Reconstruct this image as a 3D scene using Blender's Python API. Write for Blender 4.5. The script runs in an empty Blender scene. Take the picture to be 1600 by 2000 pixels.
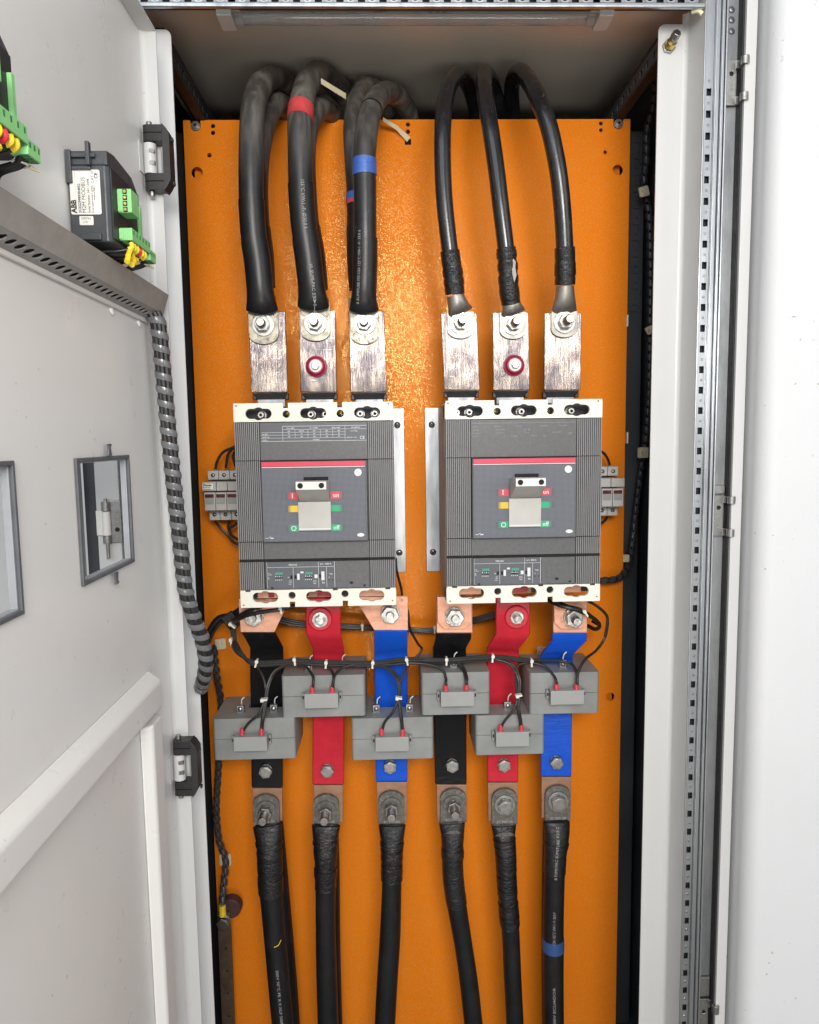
import bpy, bmesh, math, random
from mathutils import Vector, Matrix
from mathutils.geometry import tessellate_polygon
random.seed(7)
scene = bpy.context.scene
col = scene.collection

# ------------------------------------------------------------------ camera
FPX, PPX, PPY = 1425.5, 800.0, 1000.0            # focal length in pixels of the 1600 x 2000 photograph
CR = Vector((0.99952238, -0.02763261, -0.01383677))
CU = Vector((0.01658779, 0.10194884, 0.99465134))
CF = Vector((0.02607417, 0.99440579, -0.10235851))
CC = Vector((-0.0387, -1.154, 1.3534))
cam_d = bpy.data.cameras.new('camera'); cam = bpy.data.objects.new('camera', cam_d); col.objects.link(cam)
cam_d.sensor_fit = 'HORIZONTAL'; cam_d.sensor_width = 36.0; cam_d.lens = FPX / 1600 * 36.0
cam_d.clip_start = 0.01; cam_d.clip_end = 50
M = Matrix.Identity(4)
for i in range(3):
    M[i][0], M[i][1], M[i][2], M[i][3] = CR[i], CU[i], -CF[i], CC[i]
cam.matrix_world = M
scene.camera = cam

# ------------------------------------------------------------------ light
world = bpy.data.worlds.new('World'); scene.world = world; world.use_nodes = True
bg = world.node_tree.nodes['Background']
bg.inputs[0].default_value = (0.93, 0.96, 1.0, 1); bg.inputs[1].default_value = 0.44

def area(name, loc, target, sx, sy, power, color):
    d = bpy.data.lights.new(name, 'AREA'); d.shape = 'RECTANGLE'; d.size = sx; d.size_y = sy
    d.energy = power; d.color = color
    o = bpy.data.objects.new(name, d); col.objects.link(o); o.location = loc
    o.rotation_euler = (Vector(target) - Vector(loc)).to_track_quat('-Z', 'Y').to_euler()
    return o
area('doorway_light', (0.10, -1.80, 1.76), (0.02, 0, 1.42), 0.60, 0.32, 19.5, (1.0, 0.955, 0.89))
area('sky_light', (-0.55, -2.3, 2.30), (0.15, 0, 1.35), 2.2, 1.5, 22, (0.90, 0.95, 1.0))

area('door_fill_light', (2.1, -2.3, 2.0), (-0.3, -0.4, 1.4), 1.6, 1.6, 16, (0.97, 0.985, 1.0))  # fill lamp added on the right to brighten the open door
area('ground_bounce_light', (0.15, -2.75, 0.30), (0.05, 0, 1.7), 1.3, 0.45, 25, (1.0, 0.965, 0.91))

scene.view_settings.view_transform = 'Standard'; scene.view_settings.look = 'None'
scene.view_settings.exposure = 0.0; scene.view_settings.gamma = 1.0; scene.view_settings.use_curve_mapping = False
scene.render.engine = 'CYCLES'
scene.render.resolution_x = 819; scene.render.resolution_y = 1024

# ------------------------------------------------------------------ helpers
def at(px, py, Y):
    """world point in the plane y = Y that the photograph shows at pixel (px, py)"""
    d = CF + CR * ((px - PPX) / FPX) + CU * ((PPY - py) / FPX)
    return CC + d * ((Y - CC.y) / d.y)
def atx(px, py, X):
    d = CF + CR * ((px - PPX) / FPX) + CU * ((PPY - py) / FPX)
    return CC + d * ((X - CC.x) / d.x)
V = Vector
EX, EY, EZ = V((1, 0, 0)), V((0, 1, 0)), V((0, 0, 1))

def catmull(pts, sub=8):
    p = [V(q) for q in pts]
    p = [p[0] * 2 - p[1]] + p + [p[-1] * 2 - p[-2]]
    out = []
    for i in range(1, len(p) - 2):
        a, b, c, d = p[i - 1], p[i], p[i + 1], p[i + 2]
        for k in range(sub):
            t = k / sub
            out.append(0.5 * ((2 * b) + (c - a) * t + (2 * a - 5 * b + 4 * c - d) * t * t + (3 * b - a - 3 * c + d) * t ** 3))
    out.append(p[-2].copy())
    return out

def lerp_list(vals, n):
    out = []
    if n < 2: return [vals[0]] * n
    for i in range(n):
        f = i / (n - 1) * (len(vals) - 1); k = min(int(f), len(vals) - 2); t = f - k
        out.append(vals[k] * (1 - t) + vals[k + 1] * t)
    return out

def frames(pts):
    n = len(pts); T = []
    for i in range(n):
        T.append((pts[min(i + 1, n - 1)] - pts[max(i - 1, 0)]).normalized())
    ref = EY if abs(T[0].dot(EY)) < 0.9 else EX
    nrm = (ref - T[0] * ref.dot(T[0])).normalized(); out = []
    for i in range(n):
        nrm = (nrm - T[i] * nrm.dot(T[i])).normalized()
        out.append((nrm, T[i].cross(nrm).normalized()))
    return T, out

def resample(pts, step):
    out = [pts[0].copy()]; acc = 0.0; last = pts[0]
    for q in pts[1:]:
        seg = (q - last).length
        while acc + seg >= step:
            t = (step - acc) / seg; last = last.lerp(q, t); out.append(last.copy()); seg = (q - last).length; acc = 0
        acc += seg; last = q
    return out

class MB:
    """collects geometry of one part"""
    def __init__(s): s.v = []; s.f = []
    def add(s, vs, fs):
        b = len(s.v); s.v += [tuple(q) for q in vs]; s.f += [tuple(b + i for i in f) for f in fs]; return s
    def box(s, x0, x1, y0, y1, z0, z1):
        vs = [(x, y, z) for z in (z0, z1) for y in (y0, y1) for x in (x0, x1)]
        return s.add(vs, [(0, 2, 3, 1), (4, 5, 7, 6), (0, 1, 5, 4), (2, 6, 7, 3), (0, 4, 6, 2), (1, 3, 7, 5)])
    def obox(s, c, ex, ey, ez, hx, hy, hz):
        vs = [V(c) + ex * (hx * i) + ey * (hy * j) + ez * (hz * k) for k in (-1, 1) for j in (-1, 1) for i in (-1, 1)]
        return s.add(vs, [(0, 2, 3, 1), (4, 5, 7, 6), (0, 1, 5, 4), (2, 6, 7, 3), (0, 4, 6, 2), (1, 3, 7, 5)])
    def cyl(s, p0, p1, r0, r1=None, n=20, rot=0.0):
        p0, p1 = V(p0), V(p1); r1 = r0 if r1 is None else r1
        T = (p1 - p0).normalized(); ref = EZ if abs(T.z) < 0.9 else EX
        a = (ref - T * ref.dot(T)).normalized(); b = T.cross(a)
        vs = []
        for p, r in ((p0, r0), (p1, r1)):
            for i in range(n):
                t = 2 * math.pi * i / n + rot; vs.append(p + a * (r * math.cos(t)) + b * (r * math.sin(t)))
        fs = [(i, (i + 1) % n, n + (i + 1) % n, n + i) for i in range(n)]
        fs += [tuple(range(n))[::-1], tuple(range(n, 2 * n))]
        return s.add(vs, fs)
    def ring(s, p0, p1, ro, ri, n=24):
        p0, p1 = V(p0), V(p1); T = (p1 - p0).normalized(); ref = EZ if abs(T.z) < 0.9 else EX
        a = (ref - T * ref.dot(T)).normalized(); b = T.cross(a); vs = []
        for p, r in ((p0, ro), (p1, ro), (p1, ri), (p0, ri)):
            for i in range(n):
                t = 2 * math.pi * i / n; vs.append(p + a * (r * math.cos(t)) + b * (r * math.sin(t)))
        fs = []
        for k in range(4):
            k2 = (k + 1) % 4
            fs += [(k * n + i, k * n + (i + 1) % n, k2 * n + (i + 1) % n, k2 * n + i) for i in range(n)]
        return s.add(vs, fs)
    def tube(s, pts, r, n=14, sq=1.0, caps=True):
        pts = [V(p) for p in pts]; m = len(pts)
        rr = lerp_list(r, m) if isinstance(r, (list, tuple)) else [r] * m
        ss = lerp_list(sq, m) if isinstance(sq, (list, tuple)) else [sq] * m
        T, F = frames(pts); vs = []; fs = []
        for i in range(m):
            a, b = F[i]
            for k in range(n):
                t = 2 * math.pi * k / n
                vs.append(pts[i] + a * (rr[i] * ss[i] * math.cos(t)) + b * (rr[i] * math.sin(t)))
        for i in range(m - 1):
            for k in range(n):
                k2 = (k + 1) % n; fs.append((i * n + k, i * n + k2, (i + 1) * n + k2, (i + 1) * n + k))
        if caps: fs += [tuple(range(n))[::-1], tuple((m - 1) * n + k for k in range(n))]
        return s.add(vs, fs)
    def prism(s, poly, holes, o, eu, ev, en, d0, d1):
        loops = [poly] + list(holes)
        tri = tessellate_polygon([[V((p[0], p[1], 0)) for p in L] for L in loops])
        flat = [p for L in loops for p in L]; n = len(flat); o = V(o)
        vs = [o + eu * p[0] + ev * p[1] + en * d0 for p in flat] + [o + eu * p[0] + ev * p[1] + en * d1 for p in flat]
        fs = [tuple(t) for t in tri] + [tuple(n + i for i in t)[::-1] for t in tri]
        b = 0
        for L in loops:
            m = len(L)
            for i in range(m):
                j = (i + 1) % m; fs.append((b + i, b + j, n + b + j, n + b + i))
            b += m
        return s.add(vs, fs)
    def strip(s, st, th):
        """flat bar through stations (left point, right point), thickness th towards +y"""
        vs = []
        for L, R in st: vs += [V(L), V(R), V(R) + EY * th, V(L) + EY * th]
        fs = []
        for i in range(len(st) - 1):
            for k in range(4):
                k2 = (k + 1) % 4; fs.append((i * 4 + k, i * 4 + k2, i * 4 + 4 + k2, i * 4 + 4 + k))
        e = (len(st) - 1) * 4
        fs += [(0, 1, 2, 3), (e, e + 1, e + 2, e + 3)]
        return s.add(vs, fs)
    def dome(s, c, n_, r, h, n=14, m=4):
        c = V(c); T = V(n_).normalized(); ref = EZ if abs(T.z) < 0.9 else EX
        a = (ref - T * ref.dot(T)).normalized(); b = T.cross(a); vs = []; fs = []
        for j in range(m):
            f = math.pi / 2 * j / m
            for i in range(n):
                t = 2 * math.pi * i / n
                vs.append(c + T * (h * math.sin(f)) + a * (r * math.cos(f) * math.cos(t)) + b * (r * math.cos(f) * math.sin(t)))
        vs.append(c + T * h)
        for j in range(m - 1):
            for i in range(n): fs.append((j * n + i, j * n + (i + 1) % n, (j + 1) * n + (i + 1) % n, (j + 1) * n + i))
        for i in range(n): fs.append(((m - 1) * n + i, (m - 1) * n + (i + 1) % n, m * n))
        fs.append(tuple(range(n))[::-1])
        return s.add(vs, fs)
    def text(s, body, size, o, eu, ev, en, align='LEFT', bold=0.0, sx=1.0):
        c = bpy.data.curves.new('t', 'FONT'); c.body = body; c.size = size; c.align_x = align; c.resolution_u = 2
        c.offset = bold
        ob = bpy.data.objects.new('t', c); me = bpy.data.meshes.new_from_object(ob)
        o = V(o)
        s.add([o + eu * (q.co.x * sx) + ev * q.co.y + en * q.co.z for q in me.vertices], [tuple(p.vertices) for p in me.polygons])
        bpy.data.objects.remove(ob); bpy.data.curves.remove(c); bpy.data.meshes.remove(me)
        return s
    def line(s, p0, p1, w, en):
        p0, p1 = V(p0), V(p1); t = (p1 - p0).normalized(); b = V(en).cross(t) * (w / 2)
        return s.add([p0 - b, p1 - b, p1 + b, p0 + b], [(0, 1, 2, 3)])
    def build(s, name, m, parent=None, bevel=0.0, sharp=35, flat=False, seg=2):
        me = bpy.data.meshes.new(name); me.from_pydata(s.v, [], s.f)
        if not flat:
            bm = bmesh.new(); bm.from_mesh(me); bmesh.ops.recalc_face_normals(bm, faces=bm.faces); bm.to_mesh(me); bm.free()
            me.polygons.foreach_set('use_smooth', [True] * len(me.polygons)); me.set_sharp_from_angle(angle=math.radians(sharp))
        me.materials.append(m); me.update()
        o = bpy.data.objects.new(name, me); col.objects.link(o)
        if bevel:
            b = o.modifiers.new('bevel', 'BEVEL'); b.width = bevel; b.segments = seg; b.limit_method = 'ANGLE'; b.angle_limit = math.radians(40)
            b.harden_normals = True
        if parent is not None: attach(o, parent)
        return o

def attach(o, parent):
    o.parent = parent
    if parent.type == 'EMPTY':
        o.matrix_parent_inverse = Matrix.Translation(-V(parent.location))
def thing(name, label, cat, loc, group=None):
    o = bpy.data.objects.new(name, None); col.objects.link(o); o.location = loc; o.empty_display_size = 0.02
    return tag(o, label, cat, group)
def tag(o, label, cat, group=None):
    o['label'] = label; o['category'] = cat
    if group: o['group'] = group
    return o

def circle(cx, cy, r, n=16, ry=None): return [(cx + r * math.cos(2 * math.pi * i / n), cy + (ry or r) * math.sin(2 * math.pi * i / n)) for i in range(n)]
def rect(x0, x1, y0, y1): return [(x0, y0), (x1, y0), (x1, y1), (x0, y1)]
def rrect(x0, x1, y0, y1, r, n=4):
    out = []
    for cx, cy, a in ((x1 - r, y1 - r, 0), (x0 + r, y1 - r, 90), (x0 + r, y0 + r, 180), (x1 - r, y0 + r, 270)):
        for i in range(n + 1):
            t = math.radians(a + 90 * i / n); out.append((cx + r * math.cos(t), cy + r * math.sin(t)))
    return out

# ------------------------------------------------------------------ materials
def srgb(r, g, b):
    f = lambda c: (c / 255 / 12.92) if c / 255 <= 0.04045 else ((c / 255 + 0.055) / 1.055) ** 2.4
    return (f(r), f(g), f(b))
class N:
    """small node-tree writer"""
    def __init__(s, name):
        s.m = bpy.data.materials.new(name); s.m.use_nodes = True; s.t = s.m.node_tree
        s.b = s.t.nodes['Principled BSDF']; s.tc = s.t.nodes.new('ShaderNodeTexCoord')
    def new(s, k, **kw):
        n = s.t.nodes.new(k)
        for a, v in kw.items(): setattr(n, a, v)
        return n
    def link(s, a, b): s.t.links.new(a, b)
    def vec(s, scale=(1, 1, 1), rot=(0, 0, 0)):
        mp = s.new('ShaderNodeMapping'); mp.inputs['Scale'].default_value = scale; mp.inputs['Rotation'].default_value = rot
        s.link(s.tc.outputs['Object'], mp.inputs[0]); return mp.outputs[0]
    def noise(s, scale, detail=4, rough=.55, vec=None, dist=0.0):
        n = s.new('ShaderNodeTexNoise'); n.inputs['Scale'].default_value = scale; n.inputs['Detail'].default_value = detail
        n.inputs['Roughness'].default_value = rough; n.inputs['Distortion'].default_value = dist
        s.link(vec or s.tc.outputs['Object'], n.inputs['Vector']); return n.outputs['Fac']
    def ramp(s, fac, p0, p1, c0=(0, 0, 0), c1=(1, 1, 1)):
        r = s.new('ShaderNodeValToRGB'); e = r.color_ramp.elements
        e[0].position, e[1].position = p0, p1; e[0].color = (*c0, 1); e[1].color = (*c1, 1)
        s.link(fac, r.inputs[0]); return r.outputs[0]
    def mix(s, fac, a, b, blend='MIX'):
        n = s.new('ShaderNodeMix', data_type='RGBA', blend_type=blend)
        for sock, v in ((n.inputs[0], fac), (n.inputs[6], a), (n.inputs[7], b)):
            if hasattr(v, 'is_output'): s.link(v, sock)
            elif isinstance(v, (int, float)): sock.default_value = v
            else: sock.default_value = (*v, 1)
        return n.outputs[2]
    def math(s, op, a, b=0.0):
        n = s.new('ShaderNodeMath', operation=op)
        for sock, v in ((n.inputs[0], a), (n.inputs[1], b)):
            if hasattr(v, 'is_output'): s.link(v, sock)
            else: sock.default_value = v
        return n.outputs[0]
    def bump(s, h, strength=.2, dist=.001):
        n = s.new('ShaderNodeBump'); n.inputs['Strength'].default_value = strength; n.inputs['Distance'].default_value = dist
        s.link(h, n.inputs['Height']); s.link(n.outputs[0], s.b.inputs['Normal'])
    def base(s, c):
        if hasattr(c, 'is_output'): s.link(c, s.b.inputs['Base Color'])
        else: s.b.inputs['Base Color'].default_value = (*c, 1)
    def set(s, rough=.5, metal=0.0, coat=0.0, spec=None):
        for k, v in (('Roughness', rough), ('Metallic', metal), ('Coat Weight', coat)):
            if hasattr(v, 'is_output'): s.link(v, s.b.inputs[k])
            else: s.b.inputs[k].default_value = v
        if spec is not None: s.b.inputs['Specular IOR Level'].default_value = spec
        return s.m
def pm(name, c, rough=.5, metal=0.0, var=.12, vs=60, bump=0.0, bs=600, coat=0.0, rv=.15, spec=None):
    n = N(name); f = n.noise(vs, 5)
    dark = tuple(x * (1 - var) for x in c); lite = tuple(min(1, x * (1 + var * .6)) for x in c)
    n.base(n.ramp(f, .3, .7, dark, lite))
    r = n.ramp(n.noise(vs * 2.3, 4), .3, .7, (max(0, rough - rv * .5),) * 3, (min(1, rough + rv * .5),) * 3)
    if bump: n.bump(n.noise(bs, 3), bump, .0006)
    return n.set(r, metal, coat, spec)

def paint_mat(name, c, rough=.35, specks=.0, dirt=(.33, .31, .28), grime=.35, bump=.05):
    n = N(name)
    b = n.ramp(n.noise(3.2, 6, .6), .35, .75, tuple(x * .955 for x in c), c)
    g = n.ramp(n.noise(13, 8, .7), .60, .90)                       # faint handling grime
    b = n.mix(n.math('MULTIPLY', g, grime), b, tuple(x * .8 for x in c))
    sp = n.ramp(n.noise(155, 2, .5), .745 - specks, .79 - specks)   # tiny chips and dots
    sp = n.math('MULTIPLY', sp, n.ramp(n.noise(9, 2), .5, .62))
    b = n.mix(sp, b, dirt)
    n.base(b); n.bump(n.noise(420, 3), bump, .0005)
    return n.set(n.ramp(n.noise(18, 4), .3, .7, (rough - .06,) * 3, (rough + .1,) * 3))

WHITE = paint_mat('white_paint', (.575, .576, .57), .35, specks=.01)
DOORW = paint_mat('door_paint', (.76, .75, .73), .32, specks=.032, grime=.5)
WALLM = paint_mat('wall_paint', (.62, .627, .642), .6, specks=.03, grime=.25, bump=.5)
CEILM = paint_mat('ceiling_paint', (.86, .79, .68), .55, grime=.5)
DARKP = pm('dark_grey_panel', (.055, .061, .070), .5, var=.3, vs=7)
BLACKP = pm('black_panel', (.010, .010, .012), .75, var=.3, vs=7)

def orange_mat():
    n = N('orange_powder_coat')
    c = (.84, .222, .0080)
    b = n.ramp(n.noise(4, 6, .6), .3, .75, (.78, .20, .0068), c)
    sm = n.ramp(n.noise(22, 8, .7), .62, .8); b = n.mix(n.math('MULTIPLY', sm, .22), b, (.50, .135, .012))
    dots = n.ramp(n.noise(190, 1), .80, .83); b = n.mix(dots, b, (.12, .035, .006))
    # sparse metallic flecks, each with its own tilt, that only glint near the mirror direction
    vo = n.new('ShaderNodeTexVoronoi'); vo.inputs['Scale'].default_value = 1150; n.link(n.tc.outputs['Object'], vo.inputs['Vector'])
    sep = n.new('ShaderNodeSeparateColor'); n.link(vo.outputs['Color'], sep.inputs[0])
    disc = n.math('LESS_THAN', vo.outputs['Distance'], .34); pick = n.math('GREATER_THAN', sep.outputs[0], .60)
    mask = n.math('MULTIPLY', disc, pick)
    n.base(n.mix(mask, b, (.95, .60, .22)))
    geo = n.new('ShaderNodeNewGeometry')
    sub = n.new('ShaderNodeVectorMath', operation='SUBTRACT'); n.link(vo.outputs['Color'], sub.inputs[0]); sub.inputs[1].default_value = (.5, .5, .5)
    sc = n.new('ShaderNodeVectorMath', operation='SCALE'); n.link(sub.outputs[0], sc.inputs[0]); n.link(n.math('MULTIPLY', mask, .13), sc.inputs['Scale'])
    ad = n.new('ShaderNodeVectorMath', operation='ADD'); n.link(geo.outputs['Normal'], ad.inputs[0]); n.link(sc.outputs[0], ad.inputs[1])
    no = n.new('ShaderNodeVectorMath', operation='NORMALIZE'); n.link(ad.outputs[0], no.inputs[0])
    bp = n.new('ShaderNodeBump'); bp.inputs['Strength'].default_value = .10; bp.inputs['Distance'].default_value = .0008
    n.link(n.noise(430, 1, .5), bp.inputs['Height']); n.link(no.outputs[0], bp.inputs['Normal']); n.link(bp.outputs[0], n.b.inputs['Normal'])
    return n.set(n.mix(mask, (.30,) * 3, (.18,) * 3), n.math('MULTIPLY', mask, .38), 0.0, .06)
ORANGE = orange_mat()

def metal_mat(name, c0, c1, rough=.38, scale=(60, 60, 60), p0=.35, p1=.7, bump=.12, metal=1.0, spots=None):
    n = N(name); v = n.vec(scale); f = n.noise(1.0, 6, .65, v)
    b = n.ramp(f, p0, p1, c0, c1)
    if spots: b = n.mix(n.ramp(n.noise(190, 5, .7), .52, .66), b, spots)
    n.base(b); n.bump(n.noise(1.6, 4, .6, v), bump, .0006)
    return n.set(n.ramp(f, .3, .75, (rough + .14,) * 3, (rough - .08,) * 3), metal)
ZINC = metal_mat('galvanised_steel', (.33, .345, .365), (.62, .64, .66), .36, (45, 45, 6))
ZINCD = metal_mat('dull_galvanised_steel', (.24, .25, .26), (.42, .43, .44), .48, (40, 40, 10))
ZINCR = metal_mat('grey_rail_steel', (.35, .335, .315), (.44, .425, .405), .5, (25, 25, 25), metal=.35)
STEEL = metal_mat('bright_bolt_steel', (.29, .285, .27), (.53, .52, .495), .32, (160, 160, 160))
STEELD = metal_mat('dull_bolt_steel', (.25, .245, .235), (.46, .45, .435), .38, (160, 160, 160))
TINNED = metal_mat('tinned_lug', (.25, .23, .19), (.42, .39, .325), .44, (120, 120, 120), spots=(.11, .098, .08))
LUGB = metal_mat('bright_crimp_lug', (.30, .285, .255), (.42, .40, .365), .40, (60, 60, 60), metal=.85)
LUGD = metal_mat('dusty_lower_lug', (.115, .11, .10), (.18, .172, .155), .55, (130, 130, 130), metal=.5, spots=(.25, .243, .225))
def bar_mat():
    n = N('scratched_tinned_bar'); f = n.noise(1.0, 3, .7, n.vec((1300, 120, 14)), .15)
    w = n.noise(1.0, 2, .5, n.vec((40, 40, 26)), .3)
    b = n.ramp(w, .38, .66, (.27, .23, .205), (.085, .075, .082))
    b = n.mix(n.ramp(f, .52, .70), b, (.06, .052, .056))
    s2 = n.ramp(n.noise(1.0, 5, .7, n.vec((46, 46, 700), (0, .45, 0)), .9), .64, .67)
    b = n.mix(n.math('MULTIPLY', s2, .45), b, (.50, .46, .42))
    n.base(b)
    b1 = n.new('ShaderNodeBump'); b1.inputs['Strength'].default_value = .35; b1.inputs['Distance'].default_value = .003; n.link(n.noise(15, 2), b1.inputs['Height'])
    b2 = n.new('ShaderNodeBump'); b2.inputs['Strength'].default_value = .8; b2.inputs['Distance'].default_value = .0006; n.link(f, b2.inputs['Height'])
    n.link(b1.outputs[0], b2.inputs['Normal']); n.link(b2.outputs[0], n.b.inputs['Normal'])
    return n.set(.22, 1.0)
BAR = bar_mat()
def copper_mat(name, c0, c1, spots):
    n = N(name); v = n.vec((50, 50, 130)); f = n.noise(1.0, 6, .65, v)
    b = n.ramp(f, .3, .7, c0, c1)
    b = n.mix(n.ramp(n.noise(70, 6, .7), .58, .68), b, spots)
    n.base(b); n.bump(f, .12, .0006); return n.set(.48, .45)
COPPER = copper_mat('bare_copper', (.60, .285, .185), (.78, .43, .30), (.40, .19, .12))
COPPERD = copper_mat('dusty_copper_end', (.30, .165, .10), (.40, .235, .155), (.24, .14, .09))

def cable_mat(name, c, rough, dust, zs=None, scr=.3, spec=.4):
    n = N(name)
    b = n.ramp(n.noise(38, 6, .65), .35, .75, tuple(x * .7 for x in c), tuple(x * 1.5 for x in c))
    sx = n.new('ShaderNodeSeparateXYZ'); n.link(n.tc.outputs['Object'], sx.inputs[0])
    d = n.ramp(n.noise(1.0, 6, .65, n.vec((60, 60, 12)), .4), .42, .68)
    if zs:
        mr = n.new('ShaderNodeMapRange'); mr.inputs['From Min'].default_value = zs[0]; mr.inputs['From Max'].default_value = zs[1]
        n.link(sx.outputs['Z'], mr.inputs['Value'])
        d = n.math('MULTIPLY', n.math('ADD', n.math('MULTIPLY', d, .75), .25), mr.outputs[0])
        d = n.math('MULTIPLY', d, .92)
    else: d = n.math('MULTIPLY', d, scr * .4)
    b = n.mix(d, b, dust)
    s = n.ramp(n.noise(1.0, 4, .7, n.vec((260, 260, 26), (.1, .2, 0)), 1.2), .66, .71)
    b = n.mix(n.math('MULTIPLY', s, scr), b, (.22, .215, .21))
    n.base(b); n.bump(n.noise(1.0, 4, .6, n.vec((120, 120, 30))), .12, .0015)
    return n.set(n.mix(d, (rough,) * 3, (.75,) * 3), 0, 0.0, spec)
CABLE = cable_mat('black_cable_dusty', (.017, .017, .018), .34, (.20, .182, .158), (1.69, 1.815))
CABLER = cable_mat('black_cable_scuffed', (.012, .012, .0135), .19, (.05, .05, .053), None, .5, .55)
CABLEL = cable_mat('black_cable_lower', (.010, .010, .011), .42, (.05, .05, .05), None, .2, .35)
SHRINK = cable_mat('black_heat_shrink', (.011, .011, .012), .36, (.05, .05, .05), None, .15)
def tape_mat(name, c, rough=.28, amp=.35, vr=(.75, 1.2), spec=.5):
    n = N(name); f = n.noise(1.0, 5, .65, n.vec((70, 70, 210)), .9)
    n.base(n.ramp(n.noise(60, 4), .3, .7, tuple(x * vr[0] for x in c), tuple(x * vr[1] for x in c)))
    n.bump(f, amp, .004); return n.set(rough, 0, 0.0, spec)
TAPE = tape_mat('black_tape', (.010, .010, .011), .22, .6)
TAPEM = tape_mat('dull_black_tape', (.012, .012, .013), .33, .55)
REDT = tape_mat('red_tape', (.50, .055, .06), .4, .2)
BLUET = tape_mat('blue_tape', (.045, .12, .42), .36, .2)
INSK = tape_mat('black_bar_sleeve', (.0075, .0075, .009), .22, .13, (.9, 1.1), .35)
INSR = tape_mat('red_bar_sleeve', (.55, .022, .040), .24, .13, (.9, 1.06), .28)
INSB = tape_mat('blue_bar_sleeve', (.008, .088, .58), .24, .13, (.9, 1.06), .28)
WIRE = pm('black_wire', (.020, .019, .018), .42, var=.4, vs=120)
WIREG = pm('dusty_grey_wire', (.055, .052, .048), .55, var=.4, vs=90)
BRK = pm('breaker_grey', (.098, .098, .102), .42, var=.16, vs=240, bump=.10, bs=900)
BRKR = pm('breaker_rib_grey', (.19, .19, .192), .45, var=.08, vs=120)
BRKD = pm('breaker_dark_recess', (.035, .035, .037), .6)
IVORY = pm('ivory_cover', (.74, .72, .63), .42, var=.06, vs=35, bump=.05)
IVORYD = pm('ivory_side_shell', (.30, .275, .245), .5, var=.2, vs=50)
HANDLE = pm('handle_grey', (.47, .455, .43), .36, var=.08, vs=30)
HANDW = pm('handle_white_cap', (.72, .71, .68), .34, var=.04, vs=30)
BLACK = pm('black_plastic', (.014, .014, .015), .42, var=.25, vs=60)
HOLE = pm('dark_hole', (.006, .006, .006), .8)
METER = pm('meter_housing', (.047, .052, .060), .40, var=.15, vs=60, bump=.06)
METERB = pm('meter_back', (.020, .020, .022), .5, var=.25, vs=60)
GREEN = pm('green_terminal', (.25, .60, .235), .42, var=.10, vs=80)
GREEND = pm('green_terminal_slot', (.035, .16, .06), .5)
YELLOW = pm('yellow_marker', (.83, .62, .03), .45, var=.1)
REDM = pm('red_marker', (.72, .035, .055), .42, var=.15, vs=200)
FERR = pm('red_ferrule', (.62, .045, .07), .38, var=.3, vs=300)
LABEL = pm('white_label', (.80, .78, .72), .5, var=.08, vs=30)
PRINTK = pm('black_print', (.02, .02, .02), .6, var=0)
PRINTW = pm('white_print', (.66, .67, .68), .6, var=0)
PRINTF = pm('faint_grey_print', (.30, .30, .31), .6, var=.2, vs=400)
PRINTG = pm('green_print', (.05, .36, .25), .6, var=.0)
PRINTC = pm('cable_print', (.36, .36, .36), .6, var=.3, vs=500)
STICK = pm('dark_blue_print_ground', (.088, .093, .107), .42, var=.06)
CTG = pm('transformer_grey', (.245, .255, .246), .46, var=.16, vs=26, bump=.07, bs=700)
CTL = pm('transformer_cover_grey', (.30, .305, .298), .44, var=.06, vs=30)
FUSE = pm('fuse_grey', (.46, .45, .43), .45, var=.08, vs=40)
FUSEW = pm('fuse_maroon_window', (.09, .022, .028), .3)
TIE = pm('white_cable_tie', (.72, .70, .62), .45, var=.08)
TIEY = pm('yellowed_cable_tie', (.72, .65, .44), .45, var=.1)
WRAP = pm('grey_spiral_wrap', (.14, .144, .154), .24, var=.2, vs=50, coat=.3)
WRAPK = pm('black_spiral_wrap', (.045, .048, .055), .35, var=.3, vs=60)
INSUL = pm('red_insulator', (.36, .022, .065), .32, var=.2, vs=90)
HINGEK = pm('black_hinge_metal', (.022, .022, .023), .42, var=.2, vs=60, bump=.05)
FRAMEG = pm('grey_window_frame', (.10, .105, .115), .4, var=.2)
FRAMEL = pm('light_window_frame', (.30, .31, .33), .38, var=.1)
RUBBER = pm('black_rubber', (.012, .012, .014), .6)
GLASSW = N('clear_acrylic'); GLASSW.base((.95, .96, .95)); GLASSW.b.inputs['Transmission Weight'].default_value = .85
GLASSW = GLASSW.set(.08, 0)
LAMPB = pm('lamp_housing', (.24, .215, .19), .3, var=.1)
BRASS = metal_mat('brass', (.45, .33, .10), (.75, .62, .25), .3, (90, 90, 90))
YB = pm('copper_brown_earth_bar', (.10, .068, .045), .55, .25, var=.3)
INSD = pm('dusty_maroon_insulator', (.065, .028, .030), .6, var=.3)
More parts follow.
